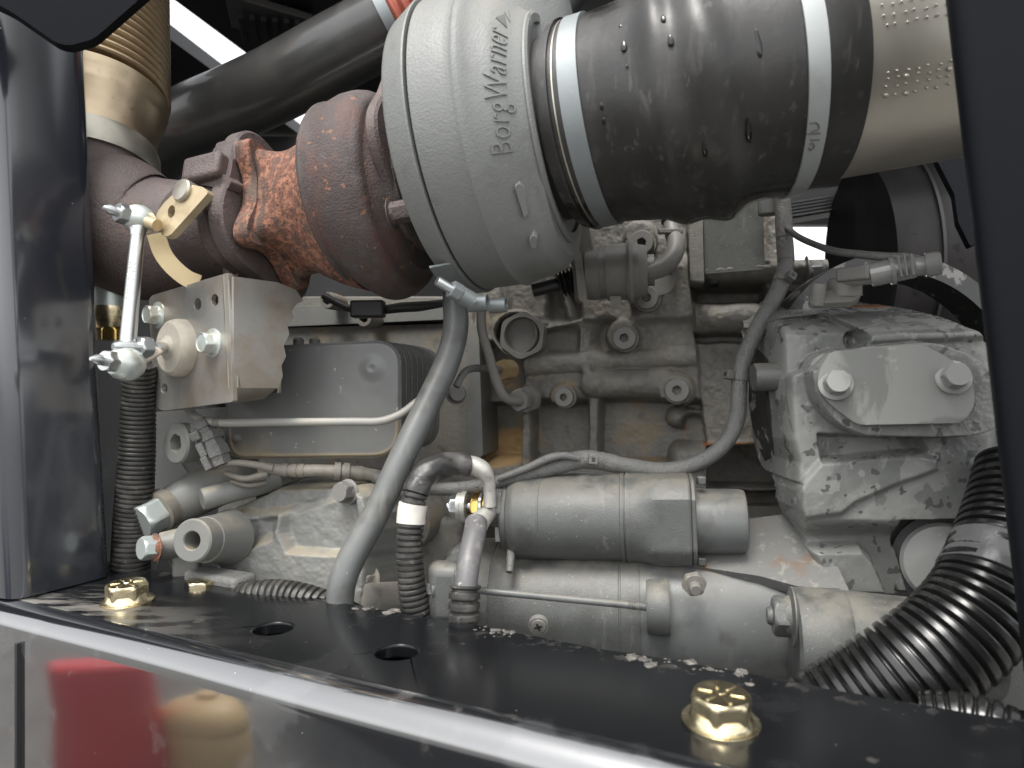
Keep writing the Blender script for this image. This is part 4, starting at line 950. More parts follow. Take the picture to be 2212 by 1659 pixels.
# ------------------------------------------------------------------ black charge pipe at top
chp = thing("charge_pipe", "worn black charge pipe with a red coupling rising behind the turbocharger", "pipe", P(430, 300, .85))
tube("pipe_bend", [(340, 330, .93, 66), (372, 292, .90, 72), (424, 258, .87, 75), (500, 226, .85, 76), (600, 180, .83, 77), (720, 116, .81, 79), (850, 48, .79, 80)], M['pipeblack'], chp, 64, 80)
cpth = Path([P(838, 56, .79), P(900, 20, .785), P(1000, -40, .775)], 60)
sweep("hose_coupling", cpth, [(q, .0425 + .0022 * math.sin(q / .0125 * 2 * math.pi)) for q in np.linspace(.008, cpth.L, 70)], M['redhose'], chp, 64)
ring("coupling_clamp", cpth, .000, .012, .0425, M['zincband'], chp, .0015, 64)
blk = thing("air_filter_housing", "black plastic housing high behind the intake hose", "air filter", P(1300, 40, .95))
box("shell", P(1290, 20, 1.05), (.14, -.03, .03), (.0, .06, 0), (0, 0, .09), M['sat'], blk, .03)
tube("black_hose", [(1000, 60, .72, 40), (1090, 90, .72, 42), (1170, 60, .74, 44), (1230, -30, .75, 46)], M['sat'], blk, 32)
rail = thing("bright_edge_strip", "thin bright metal strip between charge pipe and rusty turbine", "trim strip", P(815, 210, .74))
box("strip", P(770, 232, .76), P(880, 180, .74) - P(770, 232, .76), (0, 0, .0018), (.0, .004, 0), M['zinc'], rail, .0005)
# ------------------------------------------------------------------ flap actuator with bracket and linkage rod
ac = thing("flap_actuator", "stained sheet metal actuator box with two hex bolts and a round boot", "actuator", P(430, 886, .60))
BN = unit([-.75, -1, 0]); BP = Plane(400, 740, .575, BN)
h3 = [ell(427, 657, 8, 13), ell(464, 648, 8, 13), ell(355, 839, 7, 11)]
prism("front_plate", rpoly([(321, 640), (492, 589), (503, 868), (348, 888), (332, 872)], [14, 4, 4, 16, 8]), BP, 0, .004, M['alu'], ac, .0012, holes=h3)
sn = unit([.8, -.6, 0]); bend0 = BP.at(496, 720)
SP2 = Plane(505, 720, float(bend0[1]), sn)
prism("side_plate", rpoly([(505, 597), (600, 610), (640, 626), (655, 650), (641, 656), (630, 673), (635, 685), (621, 702), (625, 722), (613, 746), (618, 770), (608, 790), (611, 812), (603, 838), (505, 838)], 3), SP2, 0, .003, M['alu'], ac, .001)
pb = Path([BP.at(495, 596, -.005), BP.at(506, 838, -.005)])
sweep("bend", pb, [(0, .0002), (0, .0052), (pb.L, .0052), (pb.L, .0002)], M['bandsteel'], ac, 24)
prism("lower_flange", rpoly([(490, 838), (604, 834), (570, 862), (502, 872)], 5), Plane(545, 850, .60, (.1, -.8, -.7)), 0, .003, M['alu'], ac, .0008)
prism("rear_plate", [(440, 640), (600, 640), (600, 850), (440, 850)], BP, -.06, .004, M['bandsteel'], ac, .001)
for u, v, lb in ((333, 681, "hex bolt at the upper left of the actuator plate"), (452, 741, "hex bolt at the right of the actuator plate")):
    hd = bolt(BP.at(u + 8, v, 0), BN, .0085, .0085, M['bluezinc'], ac, "hex_bolt", lb, 1.35, rot=.2, dish=.0006)
O = BP.at(393, 752, 0); rr_ = 58 * O[1] / F
lathe("rubber_boot", [(-.002, .0002), (-.002, rr_ * 1.08), (.005, rr_ * 1.08), (.009, rr_ * 1.02), (.0115, rr_ * .9), (.0125, rr_ * .45), (.018, rr_ * .18), (.018, .0002)], O, BN, mat('dusty_boot', (.36, .33, .28), .7, layers=[dict(scale=60, lo=.45, hi=.7, col=(.45, .40, .32), amt=.7)], bump=[(160, .5, 4)]), ac, 48)
st0 = O + BN * .016; st1 = st0 + BN * .034
lathe("drive_shaft", [(0, .0002), (0, .0042), (.036, .0042), (.036, .0002)], st0, BN, M['zinc'], ac, 24)
arm0 = st0 + BN * .022
lk = thing("linkage_rod", "zinc plated linkage rod with ball joints linking lever and actuator box", "rod", P(283, 800, .50))
j1, j2 = P(300, 474, .535), P(272, 786, .49)
rd = unit(j2 - j1); L_ = np.linalg.norm(j2 - j1)
lathe("rod", [(.006, .0002), (.006, .0048), (L_ - .006, .0056), (L_ - .006, .0002)], j1, rd, M['zinc'], lk, 32)
sweep("rod_neck", Path([j1, j1 + rd * .02]), [(0, .0085), (.008, .0068), (.012, .0056), (.016, .005)], M['zinc'], lk, 24)
sweep("rod_neck", Path([j2, j2 - rd * .02]), [(0, .0095), (.010, .0075), (.014, .006), (.018, .0056)], M['zinc'], lk, 24)
for j, R, ax_, nm in ((j1, .0104, unit([-.55, -.8, .15]), "upper"), (j2, .0112, unit([-.35, -.9, .1]), "lower")):
    jb = lathe("ball_joint", [(-R * .9, .0002), (-R * .9, R * .7), (-R * .5, R * .98), (0, R * 1.08), (R * .5, R * .98), (R * .9, R * .72), (R * .9, .0002)], j, ax_, M['bluezinc'], lk, 36)
    hexhead("lock_nut", j + ax_ * R * .8, ax_, .0078, .008, M['zinc'], jb, rot=.5)
    lathe("stud_tip", [(0, .0002), (0, .0036), (.006, .0036), (.010, .0012), (.010, .0002)], j + ax_ * (R * .8 + .008), ax_, M['zinc'], jb, 20)
lathe("joint_pin", [(0, .0002), (0, .0045), (.030, .0045), (.030, .0002)], P(340, 487, .527), P(300, 474, .535) - P(340, 487, .527), M['lever'], lk, 20)
a0 = P(280, 786, .50); a1 = P(333, 752, .505)
mid = (a0 + a1) / 2; dv = (a1 - a0) / 2
box("crank_arm", mid, dv * 1.18, unit(np.cross(dv, BN)) * .008, BN * .0045, mat('dusty_tan_steel', (.46, .40, .33), .5, .3, layers=[dict(scale=80, lo=.45, hi=.7, col=(.34, .26, .2), amt=.6)], bump=[(300, .2, 3)]), lk, .004)
hexhead("crank_nut", a1 + BN * .003, BN, .0085, .008, M['zinc'], lk, rot=.2)
lathe("crank_stud", [(0, .0002), (0, .0042), (.016, .0042), (.020, .0025), (.020, .0002)], a1 + BN * .008, BN, M['zinc'], lk, 20)
lathe("crank_shaft", [(0, .0002), (0, .0045), (np.linalg.norm(st0 - a1) , .0045), (np.linalg.norm(st0 - a1), .0002)], a1, st0 - a1, M['zinc'], lk, 20)
fc = bpy.data.curves.new("stamped_figures", 'FONT'); fc.body = "17222  51650"; fc.size = .0062; fc.extrude = .0002; fc.resolution_u = 2
fo = bpy.data.objects.new("tmp", fc); S.collection.objects.link(fo)
dg = bpy.context.evaluated_depsgraph_get(); me = bpy.data.meshes.new_from_object(fo.evaluated_get(dg)); bpy.data.objects.remove(fo)
fn = unit(V(.18, -1, .1) - rd * (V(.18, -1, .1) @ rd)); fx = -rd; fy = np.cross(fn, fx)
o_ = j1 + rd * (L_ * .62)
for v_ in me.vertices:
    x, y, z = v_.co; ang = (y - .002) / .0054
    v_.co = o_ + fx * x + (fn * math.cos(ang) + fy * math.sin(ang)) * (.00545 + z)
link("stamped_figures", me, M['bandsteel'], lk)
# bits seen between post and rod
fl = thing("filter_can", "small silver canister with yellow band half hidden behind the linkage rod", "canister", P(240, 740, .66))
lathe("canister_body", [(0, .0002), (0, .021), (.05, .0215), (.05, .0002)], P(238, 672, .66), (.02, .05, 1), M['bluezinc'], fl, 40)
lathe("canister_base", [(0, .0002), (0, .016), (.012, .022), (.02, .022), (.02, .0002)], P(240, 712, .66), (0, .05, 1), M['gold'], fl, 40)
hexhead("outlet_nut", P(243, 735, .655), (0, 0, 1), .012, .012, M['brass'], fl)
# ------------------------------------------------------------------ slanted coolant tube and small lines
dt = thing("slanted_tube", "thick smooth grey tube slanting down from under the turbocharger", "pipe", P(735, 1290, .53))
tube("tube_body", [(984, 560, .605, 26), (983, 640, .600, 27), (984, 712, .594, 27.5), (966, 782, .585, 28), (937, 846, .575, 28), (877, 970, .556, 28.5), (814, 1106, .540, 29), (755, 1215, .527, 30.5), (738, 1265, .523, 30), (733, 1330, .522, 30)], M['greysmooth'], dt, 40, 110)
ln = thing("feed_line", "thin grey bent line from the turbo clamp to a hex fitting", "pipe", P(1140, 870, .66))
tube("line", [(1040, 660, .60, 10.5), (1041, 712, .61, 10.5), (1057, 770, .62, 10.5), (1074, 828, .63, 10.5), (1090, 858, .636, 10.5), (1112, 866, .645, 10.5), (1136, 864, .66, 10.5)], M['plugface'], ln, 20, 60)
for u, v, y, R in ((1120, 865, .652, .0105), (1138, 864, .672, .0125)): hexhead("hex_fitting", P(u, v, y), unit([.55, 1, .05]), R, .009, M['plugface'], ln)
l2 = thing("cross_line", "short grey line with a brass nut between slanted tube and block", "pipe", P(1090, 800, .69))
tube("line", [(985, 835, .60, 8), (1000, 808, .605, 8), (1016, 797, .62, 8), (1050, 796, .65, 8), (1090, 799, .69, 8)], M['loom'], l2, 18, 40)
hexhead("brass_fitting", P(1083, 799, .675), unit([.8, 1, 0]), .0105, .016, M['fitting'], l2)
l3 = thing("cooler_line", "thin dusty line running level across the oil cooler face", "pipe", P(470, 915, .58))
tube("line", [(405, 870, .63, 8), (412, 890, .62, 9), (437, 908, .605, 9), (470, 913, .60, 9), (600, 912, .592, 9), (760, 911, .582, 9), (826, 909, .578, 9), (868, 893, .58, 9), (905, 866, .585, 9), (960, 838, .60, 9)], mat('dusty_line_paint', (.27, .265, .245), .42, layers=[dict(scale=20, lo=.5, hi=.7, col=(.38, .33, .25), amt=.6)]), l3, 18, 90)
ring("sleeve", pxpath([(461, 913, .60), (476, 913, .60)]), 0, .006, 9.2 * .6 / F, M['loomtan'], l3, .0005, 20)
# ------------------------------------------------------------------ looms
lm = thing("engine_wiring_loom", "grey taped wiring loom curving down the right and along under the block", "wiring loom", P(1400, 1030, .56))
pts = [(1688, 380, .60, 17), (1691, 440, .60, 17), (1695, 520, .595, 17), (1697, 575, .59, 17), (1680, 630, .58, 17), (1650, 685, .575, 17), (1630, 722, .57, 17), (1608, 772, .568, 17), (1598, 815, .566, 17), (1596, 855, .565, 17), (1592, 902, .564, 17), (1572, 950, .563, 17), (1530, 988, .562, 17), (1470, 1012, .560, 17), (1420, 1016, .56, 17), (1345, 1005, .56, 18), (1300, 996, .56, 19), (1262, 992, .56, 19), (1210, 1004, .56, 18), (1135, 1025, .562, 15), (1072, 1042, .565, 14), (1020, 1052, .57, 14), (930, 1056, .58, 14), (850, 1040, .60, 14), (790, 1024, .62, 14)]
lo_, lpth, lr = tube("loom_body", pts, M['loom'], lm, 24, 300)
rr = np.random.default_rng(11)
for q in np.sort(rr.uniform(.02, lpth.L - .02, 22)): ring("tape_edge", lpth, q, q + rr.uniform(.006, .03), lr, M['loom'], lm, .0004, 24)
tube("branch_strand", [(1075, 1035, .556, 7), (1140, 1010, .553, 8), (1185, 990, .551, 9), (1215, 984, .55, 8), (1250, 990, .553, 8)], M['loom'], lm, 16, 40)
def cable_tie(name, path, q, r, headdir, m, parent, w_=.0028):
    t = ring(name, path, q - w_, q + w_, r + .0004, m, parent, .0009, 28)
    c, T, N = path.ev(np.array([q])); d = unit(headdir - T[0] * (headdir @ T[0]))
    bxn = np.cross(T[0], d)
    box("tie_head", c[0] + d * (r + .0042), T[0] * .0036, bxn * .0036, d * .0034, m, t, .0006)
    box("tie_slot", c[0] + d * (r + .0076), T[0] * .0014, bxn * .0016, d * .0003, M['sat'], t, 0)
    return t
def qat(u, v):
    a, b = proj(lpth.c); return float(lpth.s[np.argmin((a - u) ** 2 + (b - v) ** 2)])
for u, v, d in ((1276, 992, V(-.05, -1, .1)), (1600, 815, V(-1, -.35, .05)), (1688, 605, V(.5, -.8, .6))): cable_tie("cable_tie", lpth, qat(u, v), 17 * .56 / F, d, M['loom'], lm)
ll = thing("dusty_side_loom", "dusty tan wrapped wires running under the oil cooler", "wiring loom", P(640, 1030, .60))
sp_, spth, sr = tube("wrapped_wires", [(560, 1010, .60, 11), (620, 1016, .60, 13), (690, 1017, .60, 14), (760, 1020, .605, 14), (830, 1030, .615, 13)], M['loomtan'], ll, 24, 80)
tube("wire_strand", [(470, 1010, .60, 5), (505, 1000, .595, 7), (545, 1003, .595, 8), (590, 1012, .597, 9)], M['loomtan'], ll, 14, 40)
tube("wire_strand", [(488, 1022, .605, 6), (530, 1034, .60, 7), (580, 1022, .60, 9)], M['loomtan'], ll, 14, 40)
tube("wire_strand", [(500, 1040, .61, 5), (540, 1048, .605, 6), (575, 1042, .61, 6)], M['loomtan'], ll, 14, 40)
for q in (.045, .052): ring("rubber_clip", spth, spth.L * .6 + (q - .045), spth.L * .6 + (q - .045) + .005, sr, M['block'], ll, .0022, 28)
for q in (.02, .028, .034, .07, .082): ring("tape_wrap", spth, q, q + .005, sr, M['loomtan'], ll, .0006, 24)
bolt(P(752, 1062, .585), unit([-.5, -1, .1]), .0088, .010, M['plugface'], ll, "clip_bolt", None, 1.2)
# ------------------------------------------------------------------ low castings at left
cl = thing("oil_filter_casting", "grey cast filter head with a big hollow boss at lower left", "casting", P(560, 1300, .60))
KN = unit([-.35, -1, .12]); KP = Plane(570, 1160, .60, KN)
kout = [(440, 1120), (462, 1082), (560, 1040), (748, 1034), (800, 1060), (815, 1110), (800, 1330), (455, 1330), (455, 1200)]
def head(U, V_):
    U = U + nz(U, V_, 45, 31) * 3; V_ = V_ + nz(U, V_, 45, 32) * 3
    sd = d_poly(U, V_, kout)
    h = -.05 * sm((sd + 26) / 30) ** 1.3
    topf = d_poly(U, V_, [(430, 1090), (560, 1030), (760, 1025), (742, 1062), (628, 1100), (480, 1118)])
    h = h - .018 * sm(.5 - topf / 26)
    h = h - .010 * sm(.5 - d_poly(U, V_, [(608, 1110), (640, 1090), (760, 1058), (775, 1200), (620, 1190), (606, 1150)]) / 20)
    h = h - .012 * sm(.5 - d_poly(U, V_, [(500, 1130), (540, 1112), (590, 1118), (580, 1160), (520, 1185)]) / 30)
    h = h + .010 * sm(.5 - d_box(U, V_, 455, 520, 1108, 1215, 16) / 30)
    h = h + .0009 * nz(U, V_, 16, 35)
    return (h,)
casting("head_casting", KP, 0, 425, 825, 1020, 1340, 2.0, head, M['dustygrey'], cl, mask=lambda U, V_: d_poly(U, V_, kout) < 8)
b0 = P(414, 1168, .560); bx_ = unit(P(505, 1160, .615) - b0)
lathe("hollow_boss", [(.03, .0002), (.03, .0066), (0.001, .0072), (0, .0080), (0, .0160), (.0012, .0174), (.016, .0176), (.0162, .0186), (.026, .0196), (.036, .0205), (.050, .024), (.050, .0002)], b0, bx_, M['dustygrey'], cl, 48)
rb = Path([P(436, 1079, .60), P(600, 1036, .64)])
sweep("top_rib", rb, [(0, .0002), (0, .0085), (.002, .0095), (rb.L, .0095), (rb.L, .0002)], M['dustygrey'], cl, 28)
box("oil_stain_edge", P(735, 1192, .592), (.012, 0, 0), (0, 0, .004), (0, -.0004, 0), mat('brown_oil_stain', (.20, .13, .03), .5, layers=[dict(scale=90, lo=.5, hi=.65, col=(.26, .25, .2))]), cl, .0003)
bolt(P(336, 1182, .57), unit([-.8, -1, .1]), .0098, .010, M['bluezinc'], cl, "hex_bolt", "pale hex bolt with rusty collar at the lower left casting", 1.15, fm=M['rust'])
lathe("side_lug", [(0, .0002), (0, .0115), (.05, .0125), (.05, .0002)], P(350, 1180, .585), unit([1, .35, .18]), M['dustygrey'], cl, 32)
box("support_leg", P(405, 1232, .60), (.010, .004, 0), (0, 0, .028), (-.004, .012, 0), M['dustygrey'], cl, .004)
el = thing("coolant_elbow", "grey cast coolant elbow carrying a hex socket plug at left", "casting", P(430, 1090, .63))
tube("elbow_body", [(540, 1015, .68, 46), (490, 1035, .66, 50), (430, 1064, .64, 48), (385, 1086, .63, 44), (352, 1103, .62, 40)], M['dustygrey'], el, 40, 60)
tube("upper_neck", [(470, 1050, .655, 44), (450, 1010, .66, 40), (425, 975, .665, 38), (415, 940, .67, 40)], M['dustygrey'], el, 36, 40)
hexhead("hex_cap", P(344, 1104, .616), P(302, 1128, .600) - P(344, 1104, .616), .0165, .020, M['bluezinc'], el, rot=.6)
lathe("cap_collar", [(-.004, .0002), (-.004, .0185), (.005, .0185), (.006, .0165), (.006, .0002)], P(350, 1101, .618), P(320, 1120, .597) - P(362, 1096, .615), M['loomtan'], el, 40)
pn = unit([-.62, -1, .05])
plug(P(402, 957, .615), pn, 43 * .628 / F, .010, M['dustygrey'], None, el, "large_socket_plug", .50, "large socket plug with a wide hexagon hole")
lathe("plug_neck", [(-.03, .0002), (-.03, .0145), (-.004, .0145), (-.004, .0002)], P(402, 957, .628), pn, M['dustygrey'], el, 36)
prism("casting_wall", rpoly([(330, 890), (492, 880), (500, 1040), (330, 1060)], 10), Plane(400, 960, .70, EN), 0, .03, M['dustygrey'], el, .006)
cn = thing("sensor_connector", "ribbed grey sensor connector beside the hex socket plug", "connector", P(470, 1005, .60))
cpth_ = pxpath([(432, 912, .605), (455, 955, .60), (478, 1010, .598)], 40)
sweep("connector_body", cpth_, [(0, .0002), (0, .0088), (.004, .0092), (.004, .0104), (.010, .0104), (.010, .0092), (.015, .0096), (.015, .0118), (.021, .0120), (.021, .0105), (.027, .0112), (.027, .0125), (.035, .0125), (.035, .0108), (.043, .0104), (.043, .0002)], M['loom'], cn, 8, angle=30)
box("latch", P(423, 943, .588), unit([.4, .3, -1]) * .004, unit([1, 0, .4]) * .004, (0, -.003, 0), M['loom'], cn, .001)
for u, v in ((438, 972), (448, 1000)): box("clip_rib", P(u, v, .588), unit([.5, 0, -1]) * .006, unit([1, 0, .5]) * .003, (0, -.004, 0), M['loom'], cn, .001)
# ------------------------------------------------------------------ starter motor
sm_ = thing("starter_motor", "grey starter motor with solenoid above and a long tie rod", "starter motor", P(1240, 1400, .57))
SA = unit([1, -.20, .035])
so0 = P(1092, 1116, .572); SC = .572 / .602
def solp(s): return so0 + SA * s
def scl(pr): return [(a * SC, b * SC) for a, b in pr]
lathe("solenoid_body", scl([(0, .0002), (0, .0285), (.0015, .0298), (.005, .0300), (.006, .0318), (.010, .0340), (.013, .0348), (.032, .0350), (.0322, .0355), (.0332, .0355), (.0334, .0350), (.098, .0352), (.0985, .0362), (.101, .0362), (.1012, .0352), (.1022, .0352), (.1025, .0364), (.106, .0364), (.106, .0002)]), so0, SA, M['grey'], sm_, 96, angle=25)
s2 = solp(.106 * SC)
def sq(q, th, r):                          # round at the left, nearly square at the right
    k = sm((q - .002) / .020); c = np.abs(np.cos(th - .02)); s_ = np.abs(np.sin(th - .02))
    sqr = np.minimum(1 / np.maximum(np.maximum(c, s_), 1e-6), 1.16)
    flat_ = np.where(c > s_, .90 + .0 * c, 1.0)
    rr_ = r * (1 - k) + r * np.minimum(sqr * .955, 1.13) * k
    return np.where(r > .02, rr_, r)
lathe("end_bracket", scl([(0, .0002), (0, .0362), (.003, .0362)] + [(x, .0362) for x in np.linspace(.006, .045, 12)] + [(.0465, .0355), (.047, .0335), (.047, .0002)]), s2, SA, M['grey'], sm_, 96, sq, 24)
lathe("bracket_lip", scl([(.047, .0002), (.047, .0345), (.0478, .0352), (.0498, .0352), (.0505, .0345), (.0505, .0002)]), s2, SA, M['grey'], sm_, 96, sq, 24)
lathe("plunger_cap", scl([(.049, .0002), (.049, .0262), (.0865, .0255), (.0895, .0245), (.0905, .0225), (.0905, .0002)]), s2 + V(0, 0, -.003), SA, M['greysmooth'], sm_, 64)
for dz in (.030, -.031): box("bracket_screw", s2 + SA * .050 + V(0, -.012, dz), SA * .003, (0, .003, 0), (0, 0, .003), M['grey'], sm_, .001)
# motor body
mo0 = P(985, 1306, .605)
mk = lambda s: mo0 + SA * s
lathe("motor_body", [(.022, .0002), (.022, .0555), (.0235, .0562), (.040, .0562), (.0405, .0556), (.0415, .0556), (.042, .0562), (.141, .0562), (.1415, .0556), (.1425, .0556), (.143, .0562), (.157, .0562), (.157, .0002)], mo0, SA, M['grey'], sm_, 112, angle=25)
def bell(q, th, r): return r * (1 + .0 * q)
lathe("end_bell", [(-.012, .0002), (-.012, .020), (-.010, .034), (-.004, .046), (.004, .0525), (.012, .0550), (.022, .0555), (.022, .0002)], mo0, SA, M['wet'], sm_, 96)
lathe("drive_housing", [(.157, .0002), (.157, .0555), (.16, .0560), (.215, .0548), (.235, .0530), (.295, .0520), (.295, .0002)], mo0, SA, M['greysmooth'], sm_, 96)
ear = P(1425, 1312, .512)
lathe("tie_rod_boss", [(0, .0002), (0, .0185), (.0015, .0196), (.0145, .0205), (.0165, .0195), (.0165, .0002)], P(1397, 1310, .522), SA, M['grey'], sm_, 40)
r0, r1 = P(1030, 1275, .520), P(1396, 1311, .508)
rl = np.linalg.norm(r1 - r0); rdv = unit(r1 - r0)
tr_ = lathe("tie_rod", [(0, .0002), (0, .0026), (rl, .0026), (rl, .0002)], r0, rdv, M['greysmooth'], sm_, 20)
q = np.linspace(rl - .013, rl, 80); lathe("thread", [(x, .0027 + .0004 * math.sin(x / .0013 * 2 * math.pi)) for x in q], r0, rdv, M['grey'], tr_, 20)
box("rod_lug", P(962, 1278, .515), SA * .014, (0, .012, 0), (0, 0, .022), M['grey'], sm_, .008)
hexhead("rod_head", P(944, 1272, .512), -SA, .0075, .006, M['grey'], sm_)
lathe("rod_washer", [(0, .0002), (0, .0085), (.002, .0085), (.002, .0002)], P(946, 1272, .512), -SA, M['grey'], sm_, 28)
sc = P(1163, 1353, .498); sn_ = unit([-.12, -1, -.28])
scr_ = lathe("cross_screw", [(-.004, .0002), (-.004, .0070), (.0002, .0070), (.0004, .0064), (-.0002, .0058), (.0008, .0052), (.0011, .0030), (.0011, .0002)], sc, sn_, M['plugface'], sm_, 36)
ux = unit(np.cross(sn_, [0, 0, 1])); uy = np.cross(sn_, ux)
for a in (.35, .35 + math.pi / 2): box("screw_slot", sc + sn_ * .0012, (ux * math.cos(a) + uy * math.sin(a)) * .0030, (-ux * math.sin(a) + uy * math.cos(a)) * .0008, sn_ * .0002, M['sat'], scr_, .0001)
# seam ribs on the end of the motor
for v0, v1 in ((1200, 1235), (1330, 1350)):
    pass
hx = P(1498, 1258, .505)
nt_ = hexhead("stud_nut", hx, unit([-.1, -1, -.15]), .0088, .006, M['block'], sm_)
lathe("stud", [(0, .0002), (0, .0042), (.011, .0042), (.0115, .0036), (.0115, .0002)], hx, unit([-.1, -1, -.25]), M['plugface'], nt_, 24)
# terminal end of the solenoid
term = thing("terminal_stud", "brass terminal stack with cable nut at the left end of the solenoid", "terminal", P(1070, 1085, .60))
tO = solp(-.001) + V(0, -.012, .010)
hexhead("insulator", tO, -SA, .0165, .010, M['loom'], term, rot=.1)
hexhead("brass_nut", tO - SA * .011, -SA, .0108, .0055, M['brass'], term)
lathe("steel_washer", [(.0165, .0002), (.0165, .0118), (.0185, .0118), (.0185, .0002)], tO, -SA, M['zinc'], term, 32)
hexhead("brass_nut", tO - SA * .0195, -SA, .0108, .0065, M['brass'], term)
lathe("terminal_bolt", [(0, .0002), (0, .0045), (.046, .0045), (.046, .0002)], tO, -SA, M['zinc'], term, 20)
hexhead("steel_nut", tO - SA * .0365, -SA, .0102, .0075, M['zinc'], term)
sl_ = thing("solenoid_lead", "short black lead and spade boot at the solenoid left end", "cable", P(1075, 1190, .57))
tube("lead", [(1060, 1126, .575, 9), (1082, 1126, .57, 11), (1100, 1130, .575, 11)], M['sat'], sl_, 16, 30)
tube("lead_boot", [(1104, 1176, .56, 9), (1103, 1205, .545, 9), (1100, 1236, .538, 8)], M['loom'], sl_, 16, 30)
box("spade", P(1080, 1150, .57), (.004, 0, 0), (0, .004, 0), (0, 0, .007), M['tin'], sl_, .001)
wl = thing("solenoid_bow_wire", "thin grey wire bow lying over the solenoid top", "wire", P(1230, 1030, .58))
tube("wire", [(1130, 1048, .60, 5), (1170, 1032, .59, 6), (1210, 1023, .585, 6), (1255, 1024, .585, 6), (1285, 1040, .59, 6)], M['loom'], wl, 14, 40)
# ------------------------------------------------------------------ battery cables
ca = thing("battery_cable", "black corrugated battery cable with white tape and black taped bend", "cable", P(900, 1340, .50))
kA = [(1012, 1003, .535, 24), (975, 1004, .53, 24), (935, 1012, .522, 25), (910, 1036, .516, 24), (899, 1064, .512, 24), (890, 1105, .51, 25), (885, 1165, .508, 26), (886, 1230, .507, 27), (892, 1285, .507, 28), (908, 1370, .507, 28)]
tube("conduit", kA[3:], M['conduitdusty'], ca, 36, label="black ribbed conduit", corr=(.0042, .0009))
pA = pxpath([k[:3] for k in kA])
rA = lambda q: 24 * .52 / F
def wobble(seed, amp=.0007):
    return lambda q, th, r: r + amp * (np.sin(3 * th + q * 190 + seed) * .6 + np.sin(5 * th - q * 330) * .4)
qs = np.linspace(0, .052, 30)
sweep("black_tape_wrap", pA, [(0, .004)] + [(q, .0093 + .0003 * math.sin(q * 400)) for q in qs] + [(.0525, .004)], M['tape'], ca, 40, wobble(1), label="black tape round the bend")
qa, qb = .060, .074
sweep("white_tape_wrap", pA, [(qa, .006)] + [(q, .0104) for q in np.linspace(qa, qb, 8)] + [(qb, .006)], M['whitetape'], ca, 40, wobble(2, .0002), label="white tape band")
lug_pts = [(1000, 1003, .536, 20), (1022, 1006, .536, 21), (1042, 1016, .537, 20), (1054, 1036, .539, 15), (1057, 1060, .541, 13), (1058, 1092, .543, 14)]
tube("cable_lug", lug_pts, M['tin'], ca, 24, 50)
cb = thing("sleeved_battery_cable", "grey sleeved battery cable from the solenoid terminal over the starter", "cable", P(1004, 1340, .49))
lathe("lug_eye", [(0, .0055), (0, .0125), (.004, .0125), (.004, .0055)], tO - SA * .030, -SA, M['tin'], cb, 36, closed=True)
lathe("lug_eye", [(0, .0055), (0, .0115), (.003, .0115), (.003, .0055)], tO - SA * .0345, -SA, M['tin'], ca, 36, closed=True)
tube("cable_lug", [(1066, 1062, .560, 12), (1064, 1090, .556, 18), (1052, 1110, .546, 18), (1038, 1124, .532, 22), (1028, 1140, .522, 24)], M['tin'], cb, 24, 50)
kB = [(1029, 1128, .524, 24), (1024, 1160, .51, 25), (1014, 1205, .497, 25), (1007, 1262, .487, 25), (1005, 1300, .484, 26)]
tube("shrink_sleeve", kB, M['sleeve'], cb, 36, 50)
tube("conduit", [(1005, 1264, .486, 31), (1003, 1300, .484, 31), (1002, 1380, .483, 31)], M['conduitdusty'], cb, 40, corr=(.0068, .0011))
# ------------------------------------------------------------------ corrugated conduits
cv = thing("vertical_conduit", "grey black ribbed conduit hanging upright beside the left post", "conduit", P(283, 1260, .60))
tube("conduit", [(300, 790, .595, 31), (299, 850, .60, 32), (297, 950, .605, 34), (292, 1050, .607, 36), (287, 1130, .61, 37), (283, 1200, .61, 37), (280, 1300, .615, 38)], M['conduitdusty'], cv, 44, corr=(.00395, .0010))
cl2 = thing("low_conduit", "dusty ribbed conduit arching along behind the beam at left", "conduit", P(640, 1310, .545))
tube("conduit", [(430, 1350, .565, 33), (500, 1310, .555, 33), (560, 1290, .548, 33), (620, 1290, .543, 33), (690, 1308, .536, 33), (780, 1350, .528, 33), (850, 1390, .52, 33)], M['conduitdusty'], cl2, 40, corr=(.0052, .0011))
cr = thing("large_conduit", "thick glossy black ribbed conduit sweeping behind the beam at right", "conduit", P(1950, 1500, .42))
kC = [(2215, 1020, .47, 88), (2190, 1120, .455, 92), (2160, 1215, .44, 98), (2122, 1300, .43, 102), (2060, 1375, .425, 104), (1975, 1440, .425, 104), (1880, 1500, .43, 102), (1780, 1560, .435, 98), (1700, 1620, .44, 95)]
co2, cpathC, crad = tube("conduit", kC, M['conduit'], cr, 64, corr=(.0070, .0022))
a_, b_ = proj(cpathC.c); qm = float(cpathC.s[np.argmin((a_ - 2152) ** 2 + (b_ - 1235) ** 2)])
sweep("tape_wrap", cpathC, [(qm - .013, .02)] + [(q, float(crad(q)) + .0022) for q in np.linspace(qm - .013, qm + .009, 12)] + [(qm + .009, .02)], mat('worn_wrap_tape', (.10, .10, .102), .35, layers=[dict(scale=50, lo=.45, hi=.7, col=(.03, .03, .03), amt=.7), dict(scale=120, lo=.6, hi=.7, col=(.25, .24, .23), amt=.5)], bump=[(90, .7, 4)]), cr, 48, wobble(3, .0008))
cfr = thing("corner_conduit", "black ribbed conduit dipping into the lower right corner", "conduit", P(2200, 1590, .36))
tube("conduit", [(2000, 1560, .385, 60), (2090, 1562, .375, 58), (2180, 1590, .365, 58), (2290, 1650, .36, 58)], M['conduit'], cfr, 44, corr=(.0052, .0012))
jb = thing("junction_block", "small dusty grey block with a gold nut behind the beam at left", "junction block", P(480, 1268, .575))
